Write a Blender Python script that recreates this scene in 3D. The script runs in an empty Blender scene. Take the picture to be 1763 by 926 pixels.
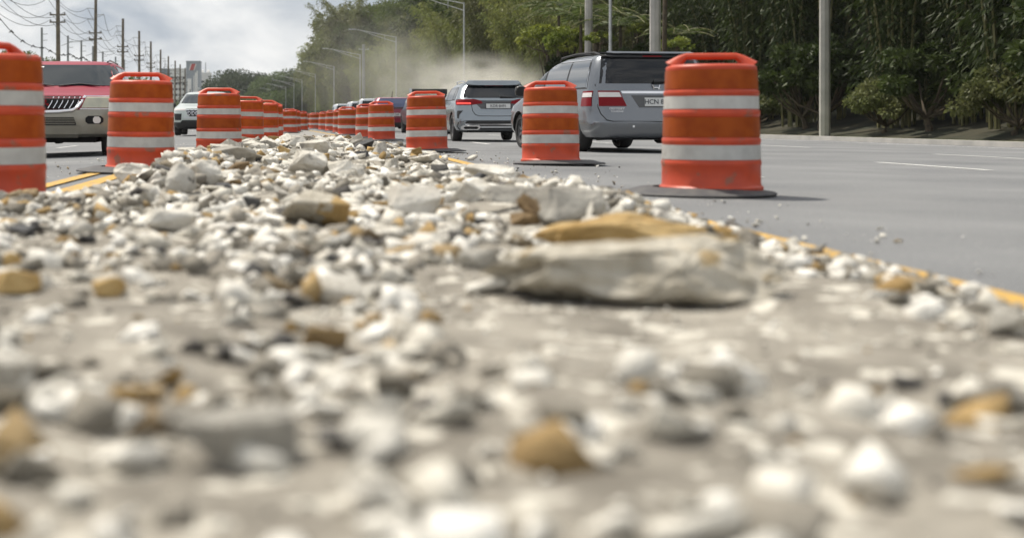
import bpy, bmesh, math, random
import numpy as np
from mathutils import Vector, Matrix, Euler

# ------------------------------------------------------------------ camera, world, sun, exposure
SC = bpy.context.scene
COL = SC.collection
F, PX, PY, H = 2333.0, 515.0, 208.0, 0.515      # focal length in photo pixels, vanishing point, lens height
cam = bpy.data.cameras.new('camera')
camo = bpy.data.objects.new('camera', cam); COL.objects.link(camo)
camo.location = (0, 0, H); camo.rotation_euler = (math.pi/2, 0, 0)
cam.sensor_width = 36; cam.lens = 36*F/1763
cam.shift_x = (881.5-PX)/1763; cam.shift_y = -(463-PY)/1763
cam.clip_start = 0.05; cam.clip_end = 6000
cam.dof.use_dof = True; cam.dof.focus_distance = 24.0; cam.dof.aperture_fstop = 1.7
cam.dof.aperture_blades = 9
SC.camera = camo
SUN = Vector((-0.33, 0.36, 0.87)).normalized()   # towards the sun: high, ahead and a little to the left
sun = bpy.data.lights.new('sun', 'SUN'); sun.energy = 5.0; sun.angle = math.radians(0.8); sun.color = (1, .93, .82)
suno = bpy.data.objects.new('sun', sun); COL.objects.link(suno)
suno.rotation_euler = (-SUN).to_track_quat('-Z', 'Y').to_euler(); suno.location = (-30, 30, 60)
W = bpy.data.worlds.new('World'); SC.world = W; W.use_nodes = True
nt = W.node_tree; nt.nodes.clear()
def N(t, **k):
    n = nt.nodes.new(t)
    for a, b in k.items(): setattr(n, a, b)
    return n
sky = N('ShaderNodeTexSky', sky_type='NISHITA', sun_disc=False, sun_elevation=math.asin(SUN.z),
        sun_rotation=math.atan2(SUN.x, SUN.y), air_density=1.2, dust_density=2.0)
bg1 = N('ShaderNodeBackground'); bg1.inputs[1].default_value = .07; nt.links.new(sky.outputs[0], bg1.inputs[0])
tc = N('ShaderNodeTexCoord')
mp = N('ShaderNodeMapping'); mp.inputs['Scale'].default_value = (8, 8, 17); mp.inputs['Location'].default_value = (3.1, 1.2, .35)
nz = N('ShaderNodeTexNoise'); nz.inputs['Scale'].default_value = 1.0; nz.inputs['Detail'].default_value = 7; nz.inputs['Roughness'].default_value = .52
nz.inputs['Distortion'].default_value = .4
rp = N('ShaderNodeValToRGB')
rp.color_ramp.elements[0].position = .36; rp.color_ramp.elements[0].color = (.47, .525, .60, 1)
rp.color_ramp.elements[1].position = .58; rp.color_ramp.elements[1].color = (.97, .975, .975, 1)
e = rp.color_ramp.elements.new(.46); e.color = (.71, .74, .775, 1)
bg2 = N('ShaderNodeBackground'); bg2.inputs[1].default_value = 1.0
nt.links.new(tc.outputs['Generated'], mp.inputs[0]); nt.links.new(mp.outputs[0], nz.inputs[0])
nt.links.new(nz.outputs[0], rp.inputs[0]); nt.links.new(rp.outputs[0], bg2.inputs[0])
mx = N('ShaderNodeMixShader'); mx.inputs[0].default_value = .93
nt.links.new(bg1.outputs[0], mx.inputs[1]); nt.links.new(bg2.outputs[0], mx.inputs[2])
wo = N('ShaderNodeOutputWorld'); nt.links.new(mx.outputs[0], wo.inputs[0])
SC.view_settings.view_transform = 'Standard'; SC.view_settings.look = 'None'
SC.view_settings.exposure = 0; SC.view_settings.gamma = 1
SC.render.engine = 'CYCLES'
SC.cycles.max_bounces = 6; SC.cycles.transparent_max_bounces = 8; SC.cycles.volume_bounces = 1
SC.cycles.volume_step_rate = 1.0; SC.cycles.volume_max_steps = 64
SC.cycles.use_denoising = True

R = random.Random(7)
rng = np.random.default_rng(11)
def P(p, q, Y): return Vector(((p-PX)*Y/F, Y, H-(q-PY)*Y/F))

# ------------------------------------------------------------------ materials
def mat(name, c1, c2=None, rough=.6, metal=0, scale=6, bump=0, bscale=None, coat=0, island=None, objrand=0,
        trans=0, emit=None, spec=None, detail=5, spots=None, lo=.35, hi=.65, ior=None):
    m = bpy.data.materials.new(name); m.use_nodes = True
    t = m.node_tree; b = t.nodes['Principled BSDF']; L = t.links
    b.inputs['Roughness'].default_value = rough; b.inputs['Metallic'].default_value = metal
    b.inputs['Coat Weight'].default_value = coat; b.inputs['Coat Roughness'].default_value = .04
    if spec is not None: b.inputs['Specular IOR Level'].default_value = spec
    b.inputs['Base Color'].default_value = (*c1, 1)
    tcn = t.nodes.new('ShaderNodeTexCoord')
    out = None
    if c2 is not None:
        n = t.nodes.new('ShaderNodeTexNoise'); n.inputs['Scale'].default_value = scale; n.inputs['Detail'].default_value = detail
        L.new(tcn.outputs['Object'], n.inputs[0])
        r = t.nodes.new('ShaderNodeValToRGB')
        r.color_ramp.elements[0].position = lo; r.color_ramp.elements[1].position = hi
        r.color_ramp.elements[0].color = (*c1, 1); r.color_ramp.elements[1].color = (*c2, 1)
        L.new(n.outputs[0], r.inputs[0]); out = r.outputs[0]
    if island:
        g = t.nodes.new('ShaderNodeNewGeometry'); r2 = t.nodes.new('ShaderNodeValToRGB')
        r2.color_ramp.interpolation = 'LINEAR'
        els = r2.color_ramp.elements
        for i, (pos, c) in enumerate(island):
            el = els[i] if i < 2 else els.new(pos)
            el.position = pos; el.color = (*c, 1)
        L.new(g.outputs['Random Per Island'], r2.inputs[0])
        if out is None: out = r2.outputs[0]
        else:
            mm = t.nodes.new('ShaderNodeMix'); mm.data_type = 'RGBA'; mm.blend_type = 'MULTIPLY'; mm.inputs[0].default_value = 1
            L.new(r2.outputs[0], mm.inputs[6]); L.new(out, mm.inputs[7]); out = mm.outputs[2]
    if spots:
        n = t.nodes.new('ShaderNodeTexNoise'); n.inputs['Scale'].default_value = spots[1]; n.inputs['Detail'].default_value = 3
        if objrand:
            n.noise_dimensions = '4D'; oi = t.nodes.new('ShaderNodeObjectInfo'); mw = t.nodes.new('ShaderNodeMath'); mw.operation = 'MULTIPLY'; mw.inputs[1].default_value = 40
            L.new(oi.outputs['Random'], mw.inputs[0]); L.new(mw.outputs[0], n.inputs['W'])
        L.new(tcn.outputs['Object'], n.inputs[0])
        r = t.nodes.new('ShaderNodeValToRGB'); r.color_ramp.elements[0].position = spots[2]; r.color_ramp.elements[1].position = spots[2]+.05
        L.new(n.outputs[0], r.inputs[0])
        mm = t.nodes.new('ShaderNodeMix'); mm.data_type = 'RGBA'
        L.new(r.outputs[0], mm.inputs[0])
        if out is None: mm.inputs[6].default_value = (*c1, 1)
        else: L.new(out, mm.inputs[6])
        mm.inputs[7].default_value = (*spots[0], 1); out = mm.outputs[2]
    if objrand:
        oi = t.nodes.new('ShaderNodeObjectInfo'); hs = t.nodes.new('ShaderNodeHueSaturation')
        mr = t.nodes.new('ShaderNodeMapRange'); mr.inputs[3].default_value = 1-objrand; mr.inputs[4].default_value = 1+objrand
        L.new(oi.outputs['Random'], mr.inputs[0]); L.new(mr.outputs[0], hs.inputs['Value'])
        if out is None: hs.inputs['Color'].default_value = (*c1, 1)
        else: L.new(out, hs.inputs['Color'])
        out = hs.outputs[0]
    if out is not None: L.new(out, b.inputs['Base Color'])
    if bump:
        n = t.nodes.new('ShaderNodeTexNoise'); n.inputs['Scale'].default_value = bscale or scale*3; n.inputs['Detail'].default_value = 6
        L.new(tcn.outputs['Object'], n.inputs[0])
        bp = t.nodes.new('ShaderNodeBump'); bp.inputs['Strength'].default_value = bump; bp.inputs['Distance'].default_value = .02
        L.new(n.outputs[0], bp.inputs['Height']); L.new(bp.outputs[0], b.inputs['Normal'])
    if trans:
        tr = t.nodes.new('ShaderNodeBsdfTranslucent')
        if out is not None: L.new(out, tr.inputs[0])
        else: tr.inputs[0].default_value = (*c1, 1)
        ms = t.nodes.new('ShaderNodeMixShader'); ms.inputs[0].default_value = trans
        L.new(b.outputs[0], ms.inputs[1]); L.new(tr.outputs[0], ms.inputs[2])
        L.new(ms.outputs[0], t.nodes['Material Output'].inputs[0])
    if emit:
        b.inputs['Emission Color'].default_value = (*emit[0], 1); b.inputs['Emission Strength'].default_value = emit[1]
    return m

M = {}
M['asphalt'] = mat('asphalt', (.128, .133, .140), (.218, .221, .224), rough=.88, scale=.45, bump=.8, bscale=70, detail=14, lo=.3, hi=.7, spots=((.25, .25, .245), 55, .60))
M['concrete_strip'] = mat('concrete_strip', (.20, .195, .185), (.30, .29, .27), rough=.9, scale=2, bump=.4, bscale=30)
M['yellow_paint'] = mat('yellow_paint', (.58, .33, .04), (.42, .27, .08), rough=.75, scale=9, bump=.3, bscale=50, spots=((.17, .165, .155), 12, .60))
M['white_paint'] = mat('white_paint', (.72, .72, .70), (.5, .5, .48), rough=.7, scale=9)
M['soil'] = mat('soil', (.09, .08, .055), (.05, .06, .025), rough=1, scale=.4, bump=.5, bscale=3)
M['hill'] = mat('hill', (.018, .022, .010), (.045, .04, .022), rough=1, scale=.5, bump=.8, bscale=2)
M['grass'] = mat('grass', (.10, .13, .04), (.16, .16, .07), rough=1, scale=.8, bump=.6, bscale=8)
M['orange'] = mat('orange_plastic', (.57, .060, .013), (.46, .048, .013), rough=.45, scale=7, objrand=.10, spec=.5, bump=.04, bscale=40, spots=((.30, .09, .05), 6, .61))
M['orange_sheet'] = mat('orange_sheeting', (.36, .070, .004), (.28, .046, .002), rough=.45, spec=.2, scale=9, objrand=.15, bump=.05, bscale=60)
M['white_sheet'] = mat('white_sheeting', (.50, .50, .48), (.42, .415, .40), rough=.42, scale=11, objrand=.07, spots=((.36, .33, .29), 9, .70))
M['rubber'] = mat('black_rubber', (.055, .055, .06), (.09, .088, .085), rough=.75, scale=12)
M['van_paint'] = mat('grey_van_paint', (.185, .197, .215), rough=.25, metal=.8, coat=.5)
M['silverblue_paint'] = mat('silver_blue_paint', (.27, .30, .325), rough=.27, metal=.75, coat=.5)
M['red_paint'] = mat('red_car_paint', (.27, .002, .026), (.23, .002, .022), rough=.42, metal=.0, coat=.06, scale=4, spec=.35)
M['champagne'] = mat('champagne_paint', (.30, .285, .235), (.26, .245, .20), rough=.34, metal=.45, coat=.5, scale=5)
M['mint_paint'] = mat('pale_green_paint', (.50, .55, .52), rough=.3, metal=.3, coat=.8)
M['dark_red_paint'] = mat('dark_red_paint', (.20, .006, .028), rough=.35, metal=.2, coat=.5)
M['silver_paint'] = mat('silver_paint', (.55, .57, .59), rough=.3, metal=.4, coat=.8)
M['dark_paint'] = mat('dark_grey_paint', (.05, .052, .056), rough=.35, coat=.6)
M['black_trim'] = mat('black_trim', (.014, .014, .015), rough=.5)
M['under'] = mat('underbody', (.008, .008, .008), rough=.9)
M['tyre'] = mat('tyre_rubber', (.022, .022, .023), (.032, .031, .030), rough=.8, scale=30)
M['rim'] = mat('alloy_rim', (.30, .30, .31), rough=.35, metal=.8)
M['glass'] = mat('tinted_glass', (.008, .009, .011), rough=.05, spec=.45)
M['blue_reflection_glass'] = mat('painted_reflection_glass', (.05, .065, .13), rough=.06, spec=.7)  # blue base colour stands in for a reflection in the rear window
M['side_glass'] = mat('reflective_side_glass', (.03, .035, .04), rough=.03, spec=1.0, coat=1.0)
M['glass_clear'] = mat('window_glass', (.024, .030, .034), rough=.04, spec=.42)
M['chrome'] = mat('chrome', (.80, .80, .82), rough=.12, metal=1)
M['red_lens'] = mat('red_lens', (.20, .001, .006), rough=.3, spec=.2)
M['bright_red_lens'] = mat('lit_red_lens', (.6, .02, .03), rough=.15, emit=((1, .10, .07), 1.0))
M['clear_lens'] = mat('clear_lens', (.70, .66, .64), rough=.12, spec=.7, coat=.5)
M['yellowed_lens'] = mat('yellowed_lens', (.55, .53, .40), (.42, .42, .34), rough=.22, coat=.5, scale=5)
M['plate'] = mat('plate_white', (.62, .63, .62), rough=.5)
M['ink'] = mat('plate_ink', (.015, .018, .03), rough=.6)
M['galv'] = mat('galvanised_steel', (.52, .53, .54), (.42, .43, .44), rough=.45, metal=.35, scale=3)
M['wood_pole'] = mat('weathered_wood', (.20, .165, .125), (.12, .10, .08), rough=.9, scale=2, bump=.4)
M['conc_pole'] = mat('pale_concrete', (.46, .44, .41), (.34, .33, .31), rough=.9, scale=1.2, bump=.3, bscale=20)
M['grey_pole'] = mat('grey_pole', (.27, .28, .29), (.22, .23, .24), rough=.7, scale=2)
M['wire'] = mat('cable', (.05, .05, .055), rough=.7)
M['bark'] = mat('bark', (.11, .085, .055), (.06, .048, .035), rough=1, scale=5, bump=.6)
M['culm'] = mat('bamboo_culm', (.20, .175, .07), (.10, .105, .04), rough=.7, scale=3)
def leafmat(n, a, b, tr=.35): return mat(n, a, b, rough=.55, scale=.35, island=[(0, (.72, .72, .7)), (1, (1.2, 1.2, 1.1))], trans=tr, spec=.25, objrand=.18)
M['bamboo_leaf'] = leafmat('bamboo_leaf', (.155, .195, .050), (.225, .235, .078), .45)
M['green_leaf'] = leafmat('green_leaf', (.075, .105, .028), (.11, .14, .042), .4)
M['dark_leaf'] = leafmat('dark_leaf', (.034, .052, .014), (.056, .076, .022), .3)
M['lime_leaf'] = leafmat('lime_leaf', (.15, .20, .035), (.25, .27, .05), .4)
M['olive_leaf'] = leafmat('olive_leaf', (.120, .140, .052), (.165, .170, .075), .4)
M['far_leaf'] = leafmat('far_leaf', (.040, .060, .026), (.058, .080, .034), .2)
M['far_light_leaf'] = leafmat('far_light_leaf', (.085, .125, .04), (.12, .16, .06), .3)
M['b_white'] = mat('white_facade', (.84, .83, .80), (.74, .73, .71), rough=.8, scale=.2)
M['b_grey'] = mat('grey_facade', (.32, .35, .39), (.28, .31, .35), rough=.7, scale=.2)
M['b_blue'] = mat('blue_grey_facade', (.18, .22, .26), rough=.6)
M['b_win'] = mat('dark_window', (.02, .022, .026), rough=.15)
M['b_red'] = mat('red_sign', (.45, .05, .04), rough=.5)
# rocks
M['rock_pale'] = mat('pale_rock', (.44, .41, .35), (.70, .675, .61), rough=.95, scale=6, bump=.7, bscale=28, objrand=.16, spots=((.30, .28, .25), 9, .63))
M['rock_spotted'] = mat('spotted_rock', (.36, .335, .29), (.56, .54, .49), rough=.95, scale=5, bump=.7, bscale=24, objrand=.1, spots=((.07, .07, .07), 11, .62))
M['rock_grey'] = mat('grey_rock', (.25, .235, .205), (.40, .38, .335), rough=.95, scale=6, bump=.7, bscale=26, objrand=.2, spots=((.58, .56, .52), 8, .64))
M['rock_ochre'] = mat('ochre_rock', (.31, .195, .065), (.45, .32, .145), rough=.95, scale=6, bump=.6, bscale=26, objrand=.2, spots=((.55, .50, .42), 7, .66))
M['rock_brown'] = mat('brown_rock', (.15, .10, .05), (.22, .15, .075), rough=.95, scale=7, bump=.6, bscale=26, objrand=.2)
M['rock_dusty'] = mat('dusty_slab', (.34, .305, .24), (.52, .485, .41), rough=.95, scale=9, bump=1.0, bscale=30, detail=12, spots=((.30, .22, .11), 9, .62))
M['rock_dark'] = mat('dark_rock', (.055, .055, .058), (.11, .11, .11), rough=.95, scale=8, bump=.6, bscale=26, objrand=.2)
M['rubble_ground'] = mat('rubble_ground', (.155, .14, .115), (.31, .285, .24), rough=1, scale=5, bump=.9, bscale=22, detail=12, spots=((.56, .53, .46), 11, .575))
M['chips'] = mat('rubble_chips', (.78, .78, .78), (1.05, 1.05, 1.05), rough=.95, scale=14, bump=.6, bscale=40,
                 island=[(0, (.06, .06, .06)), (.05, (.10, .09, .08)), (.08, (.34, .22, .08)), (.115, (.40, .28, .13)), (.14, (.17, .155, .125)), (.42, (.34, .31, .26)), (.48, (.54, .51, .44)), (1.0, (.88, .855, .79))])

# ------------------------------------------------------------------ object helpers
def tag(o, label=None, cat=None, group=None, kind=None):
    if label: o['label'] = label
    if cat: o['category'] = cat
    if group: o['group'] = group
    if kind: o['kind'] = kind
    return o
def empty(name, loc=(0, 0, 0), rz=0, label=None, cat=None, group=None):
    o = bpy.data.objects.new(name, None); COL.objects.link(o)
    o.location = loc; o.rotation_euler = (0, 0, rz); o.empty_display_size = .2
    return tag(o, label, cat, group)
def link(name, me, m=None, parent=None, kind=None):
    if m is not None and not me.materials: me.materials.append(m)
    o = bpy.data.objects.new(name, me); COL.objects.link(o)
    if parent is not None: o.parent = parent
    if kind: o['kind'] = kind
    return o
def copy_tree(o, parent=None):
    c = o.copy(); COL.objects.link(c)
    if parent is not None: c.parent = parent
    for ch in list(o.children): copy_tree(ch, c)
    return c
def np_mesh(name, V, Fc, smooth=False, mats=None, mi=None):
    """V (n,3); Fc (m,k) array of one polygon size"""
    me = bpy.data.meshes.new(name); V = np.asarray(V, np.float32); Fc = np.asarray(Fc, np.int32)
    k = Fc.shape[1]
    me.vertices.add(len(V)); me.vertices.foreach_set('co', V.ravel())
    me.loops.add(Fc.size); me.loops.foreach_set('vertex_index', Fc.ravel())
    me.polygons.add(len(Fc)); me.polygons.foreach_set('loop_start', np.arange(0, Fc.size, k, dtype=np.int32))
    me.polygons.foreach_set('loop_total', np.full(len(Fc), k, np.int32))
    if smooth: me.polygons.foreach_set('use_smooth', np.ones(len(Fc), bool))
    for m in mats or []: me.materials.append(m)
    if mi is not None: me.polygons.foreach_set('material_index', np.asarray(mi, np.int32))
    me.update(calc_edges=True); me.validate(); return me
class MB:
    def __init__(s): s.v = []; s.f = []
    def add(s, vs, fs):
        n = len(s.v); s.v += [tuple(v) for v in vs]; s.f += [tuple(i+n for i in f) for f in fs]; return s
    def box(s, c, d, rz=0, rot=None):
        m = rot if rot is not None else Matrix.Rotation(rz, 3, 'Z')
        vs = [Vector(c)+m @ Vector((x*d[0]/2, y*d[1]/2, z*d[2]/2)) for x in (-1, 1) for y in (-1, 1) for z in (-1, 1)]
        return s.add(vs, [(0, 1, 3, 2), (4, 6, 7, 5), (0, 4, 5, 1), (2, 3, 7, 6), (0, 2, 6, 4), (1, 5, 7, 3)])
    def tube(s, pts, rad, n=6, cap=True):
        pts = [Vector(p) for p in pts]
        rad = rad if hasattr(rad, '__len__') else [rad]*len(pts)
        rings = []
        for i, p in enumerate(pts):
            d = (pts[min(i+1, len(pts)-1)]-pts[max(i-1, 0)]).normalized()
            a = Vector((0, 0, 1)) if abs(d.z) < .9 else Vector((1, 0, 0))
            u = d.cross(a).normalized(); w = d.cross(u)
            rings.append([p+rad[i]*(math.cos(2*math.pi*k/n)*u+math.sin(2*math.pi*k/n)*w) for k in range(n)])
        vs = [v for r in rings for v in r]; fs = []
        for i in range(len(pts)-1):
            for k in range(n):
                k2 = (k+1) % n; fs.append((i*n+k, i*n+k2, (i+1)*n+k2, (i+1)*n+k))
        if cap: fs.append(tuple(range(n))[::-1]); fs.append(tuple(range((len(pts)-1)*n, len(pts)*n)))
        return s.add(vs, fs)
    def lathe(s, prof, n=32, c=(0, 0, 0), axis='Z', sx=1):
        vs = []; fs = []
        for (r, z) in prof:
            for k in range(n):
                a = 2*math.pi*k/n; x, y = r*math.cos(a)*sx, r*math.sin(a)
                vs.append((c[0]+x, c[1]+y, c[2]+z) if axis == 'Z' else (c[0]+z, c[1]+x, c[2]+y))
        for i in range(len(prof)-1):
            for k in range(n):
                k2 = (k+1) % n; fs.append((i*n+k, i*n+k2, (i+1)*n+k2, (i+1)*n+k))
        return s.add(vs, fs)
    def mesh(s, name, smooth=None):
        me = bpy.data.meshes.new(name); me.from_pydata(s.v, [], s.f)
        bm = bmesh.new(); bm.from_mesh(me); bmesh.ops.recalc_face_normals(bm, faces=bm.faces); bm.to_mesh(me); bm.free()
        if smooth is not None:
            me.polygons.foreach_set('use_smooth', np.ones(len(me.polygons), bool))
            try: me.set_sharp_from_angle(angle=math.radians(smooth))
            except Exception: pass
        return me
    def obj(s, name, m, parent=None, smooth=None, kind=None):
        return link(name, s.mesh(name, smooth), m, parent, kind)
def text_obj(name, body, size, m, parent, loc, rot, sx=1, ext=.002):
    cu = bpy.data.curves.new(name, 'FONT'); cu.body = body; cu.size = size; cu.align_x = 'CENTER'; cu.align_y = 'CENTER'; cu.extrude = ext
    cu.resolution_u = 3
    to = bpy.data.objects.new('tmp', cu); COL.objects.link(to)
    dg = bpy.context.evaluated_depsgraph_get(); me = bpy.data.meshes.new_from_object(to.evaluated_get(dg))
    bpy.data.objects.remove(to); bpy.data.curves.remove(cu)
    me.materials.clear(); me.transform(Matrix.Diagonal((sx, 1, 1, 1)))
    o = link(name, me, m, parent); o.location = loc; o.rotation_euler = rot; return o

# ------------------------------------------------------------------ road alignment
def Xc(y):
    if y < 20: return 0.0
    if y < 100: return -.045*(y-20)**2/160
    if y < 330: return -1.8-.045*(y-100)-(.025/230)*(y-100)**2/2
    return -1.8-10.35-2.875-.07*(y-330)
def zroad(u):                       # cross fall away from the median
    return -.010*(u-2) if u > 2 else (-.035*(-u-2) if u < -2 else 0.0)
def strip(name, u0, u1, y0, y1, m, dz=0.0, parent=None, kind=None, step=6, nu=2, fn=None):
    ys = list(np.arange(y0, y1, step))+[y1]; vs = []; fs = []
    for y in ys:
        for k in range(nu+1):
            a = u0(y) if callable(u0) else u0; b = u1(y) if callable(u1) else u1
            u = a+(b-a)*k/nu; vs.append((u+Xc(y), y, zroad(u)+dz))
    n = nu+1
    for i in range(len(ys)-1):
        for k in range(nu): fs.append((i*n+k, i*n+k+1, (i+1)*n+k+1, (i+1)*n+k))
    me = bpy.data.meshes.new(name); me.from_pydata(vs, [], fs); return link(name, me, m, parent, kind)
ground = MB().add([(-1500, -200, -1.2), (1500, -200, -1.2), (1500, 2500, -1.2), (-1500, 2500, -1.2)], [(0, 1, 2, 3)]).obj('ground', M['soil'], kind='structure')
road = strip('road', -13.2, 18.2, -6, 620, M['asphalt'], kind='structure', nu=32, step=5)
strip('road_verge', 18.5, 24.5, -6, 620, M['grass'], dz=.05, kind='structure')
strip('left_verge', -40, -13.5, -6, 620, M['grass'], dz=.30, kind='structure', nu=4)
kb = MB()
ys = list(range(-6, 620, 6))
for u in (18.35, -13.35):
    for a, b in zip(ys[:-1], ys[1:]):
        z = zroad(u)
        vs = [(u+s*.15+Xc(y), y, z+h) for y in (a, b) for s in (-1, 1) for h in (-.1, .14)]
        kb.add(vs, [(1, 3, 7, 5), (0, 1, 5, 4), (2, 6, 7, 3)])
kb.obj('kerb', M['conc_pole'], kind='structure')
# hillside to the right
vs = []; fs = []
hp = [(24, 0), (28, .8), (33, 3), (40, 8), (52, 15), (70, 21), (110, 26)]
hy = list(range(-6, 640, 12))
for y in hy:
    for (u, z) in hp: vs.append((u+Xc(y), y, z-.16+(math.sin(y*.11+u)*.5 if z > 2 else 0)))
for i in range(len(hy)-1):
    for k in range(len(hp)-1):
        a = i*len(hp)+k; fs.append((a, a+1, a+1+len(hp), a+len(hp)))
me = bpy.data.meshes.new('hillside'); me.from_pydata(vs, [], fs); link('hillside', me, M['hill'], kind='structure')
def hillz(u): return float(np.interp(u, [a for a, b in hp], [b for a, b in hp]))-.3
# painted markings, each a sheet lying on the road
med_l = lambda y: float(np.interp(y, [0, 20, 44, 90, 140], [-1.66, -1.58, -1.0, -.55, -.45]))
med_r = lambda y: float(np.interp(y, [0, 20, 44, 90, 140], [1.98, 1.92, 1.45, .95, .75]))
strip('yellow_line', lambda y: med_l(y)-.16, med_l, .4, 150, M['yellow_paint'], dz=.005, parent=road, step=2, nu=1)
strip('yellow_line', lambda y: med_l(y)-.46, lambda y: med_l(y)-.32, .4, 150, M['yellow_paint'], dz=.005, parent=road, step=2, nu=1)
strip('yellow_line', med_r, lambda y: med_r(y)+.15, .4, 150, M['yellow_paint'], dz=.005, parent=road, step=2, nu=1)
strip('median', lambda y: med_l(y)+.02, lambda y: med_r(y)-.02, -2, 150, M['concrete_strip'], dz=.004, kind='structure', step=2)
for u, off in ((4.35, 1.2), (7.95, 4.0), (11.55, 1.0), (-5.6, 2.0), (-9.2, 5.0)):
    for k in range(14):
        y0 = off+2.6+k*9.0
        strip('lane_marking', u-.06, u+.06, y0, y0+3.0, M['white_paint'], dz=.005, parent=road, step=1.5, nu=1)
strip('edge_line', 16.9, 17.05, -5, 400, M['white_paint'], dz=.005, parent=road, nu=1)

# ------------------------------------------------------------------ rubble bed
def smooth01(t): t = min(max(t, 0), 1); return t*t*(3-2*t)
def nse(x, y, s, o=0):
    from mathutils import noise
    return noise.noise(Vector((x*s+o, y*s, o*1.7)))
def gz(x, y):
    l = float(np.interp(y, [0, 7.6, 8.8, 20, 44], [-1.95, -1.80, -1.36, -1.42, -.75]))
    r = float(np.interp(y, [0, 9, 14, 20, 44], [2.02, 1.90, 1.66, 1.56, 1.0]))
    l += .12*nse(x, y, 1.1, 3); r += .10*nse(x, y, 1.3, 9)
    d = min(x-l, r-x)
    e = smooth01(d/.45)*smooth01((46-y)/6)
    z = -.05+.05*smooth01((d+.1)/.12)*smooth01((47-y)/2)
    z += e*(.075+.05*nse(x, y, .55, 1)+.030*nse(x, y, 2.1, 5)+.014*nse(x, y, 6, 7))
    z += e*.12*math.exp(-((x+1.05)/.35)**2-((y-11.2)/2.2)**2)          # the heap at the left edge
    z += e*.06*math.exp(-((x+.2)/1.2)**2-((y-18)/6)**2); z -= e*.06*smooth01((y-26)/10)
    z += e*.06*math.exp(-((x-1.45)/.5)**2-((y-7.3)/1.5)**2)
    return z
vs = []; fs = []; nx = 64
ys = [.3]
while ys[-1] < 47: ys.append(ys[-1]+max(.05, ys[-1]*.018))
for y in ys:
    for k in range(nx+1):
        x = -2.15+4.4*k/nx; vs.append((x, y, gz(x, y)))
for i in range(len(ys)-1):
    for k in range(nx):
        a = i*(nx+1)+k; fs.append((a, a+1, a+nx+2, a+nx+1))
me = np_mesh('rubble_bed', vs, fs, smooth=True); link('rubble_bed', me, M['rubble_ground'], kind='structure')

def hull(seed, n=16, flat=.7, boxy=.45):
    r = random.Random(seed); bm = bmesh.new()
    for _ in range(n):
        v = Vector((r.gauss(0, 1), r.gauss(0, 1), r.gauss(0, 1))).normalized()
        c = Vector([max(-1, min(1, a*1.5)) for a in v])
        v = v.lerp(c, boxy)*r.uniform(.82, 1.05)
        bm.verts.new((v.x*.5, v.y*.5, v.z*.5*flat))
    res = bmesh.ops.convex_hull(bm, input=bm.verts)
    bmesh.ops.delete(bm, geom=[g for g in res['geom_interior'] if isinstance(g, bmesh.types.BMVert)], context='VERTS')
    lone = [v for v in bm.verts if not v.link_faces]
    if lone: bmesh.ops.delete(bm, geom=lone, context='VERTS')
    bmesh.ops.recalc_face_normals(bm, faces=bm.faces)
    return bm
def wedge(seed, flat=.6):
    r = random.Random(seed); bm = bmesh.new()
    for sx in (-1, 1):
        for sy in (-1, 1):
            for sz in (-1, 1):
                if r.random() < .14: continue
                k = r.uniform(.45, 1.05) if sz > 0 else r.uniform(.8, 1.1)
                bm.verts.new((sx*.5*k*r.uniform(.6, 1.05), sy*.5*k*r.uniform(.6, 1.05), sz*.5*flat*r.uniform(.45, 1.1)))
    for _ in range(2): bm.verts.new((r.uniform(-.5, .5), r.uniform(-.5, .5), .5*flat*r.uniform(.6, 1.2)))
    res = bmesh.ops.convex_hull(bm, input=bm.verts)
    lone = [v for v in bm.verts if not v.link_faces]
    if lone: bmesh.ops.delete(bm, geom=lone, context='VERTS')
    bmesh.ops.dissolve_limit(bm, angle_limit=.12, verts=bm.verts, edges=bm.edges)
    bmesh.ops.recalc_face_normals(bm, faces=bm.faces); return bm
def hull_mesh(name, seed, n=16, flat=.7, m=None, rough=0, boxy=.45):
    bm = wedge(seed, flat) if boxy < 0 else hull(seed, n, flat, boxy)
    if rough:
        bmesh.ops.triangulate(bm, faces=bm.faces)
        bmesh.ops.bevel(bm, geom=list(bm.edges), offset=.03, segments=1, affect='EDGES')
        bmesh.ops.triangulate(bm, faces=bm.faces)
        bmesh.ops.subdivide_edges(bm, edges=bm.edges, cuts=2, use_grid_fill=True)
        bm.normal_update()
        for v in bm.verts:
            k = nse(v.co.x+seed*3.1, v.co.y+v.co.z, 5)*.6+nse(v.co.x-v.co.z, v.co.y+seed, 13)*.4
            v.co += v.normal*k*rough
    me = bpy.data.meshes.new(name); bm.to_mesh(me); bm.free()
    if m: me.materials.append(m)
    return me
# loose chips: far too many to count
protos = []
for s in range(14):
    bm = wedge(100+s, .45+.06*(s % 6)); bmesh.ops.triangulate(bm, faces=bm.faces); bm.verts.ensure_lookup_table()
    protos.append((np.array([v.co[:] for v in bm.verts]), np.array([[v.index for v in f.verts] for f in bm.faces]))); bm.free()
AV = []; AF = []; base = 0
def chip(x, y, s, sink=.15, flat=1):
    global base
    v, f = protos[R.randrange(14)]
    e = Euler((R.gauss(0, .4), R.gauss(0, .4), R.uniform(0, 6.28))).to_matrix()
    w = (v*np.array([s*R.uniform(.8, 1.5), s*R.uniform(.7, 1.2), s*flat*R.uniform(.45, 1.25)])) @ np.array(e).T
    w = w+np.array([x, y, max(gz(x, y), .004)+s*flat*(.27-sink)]); AV.append(w); AF.append(f+base); base += len(v)
ZONES = []
def clear(x, y): return any(abs(x-X) < w*.72 and -w*1.3 < y-Y < w*.7 for X, Y, w in ZONES)
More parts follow.
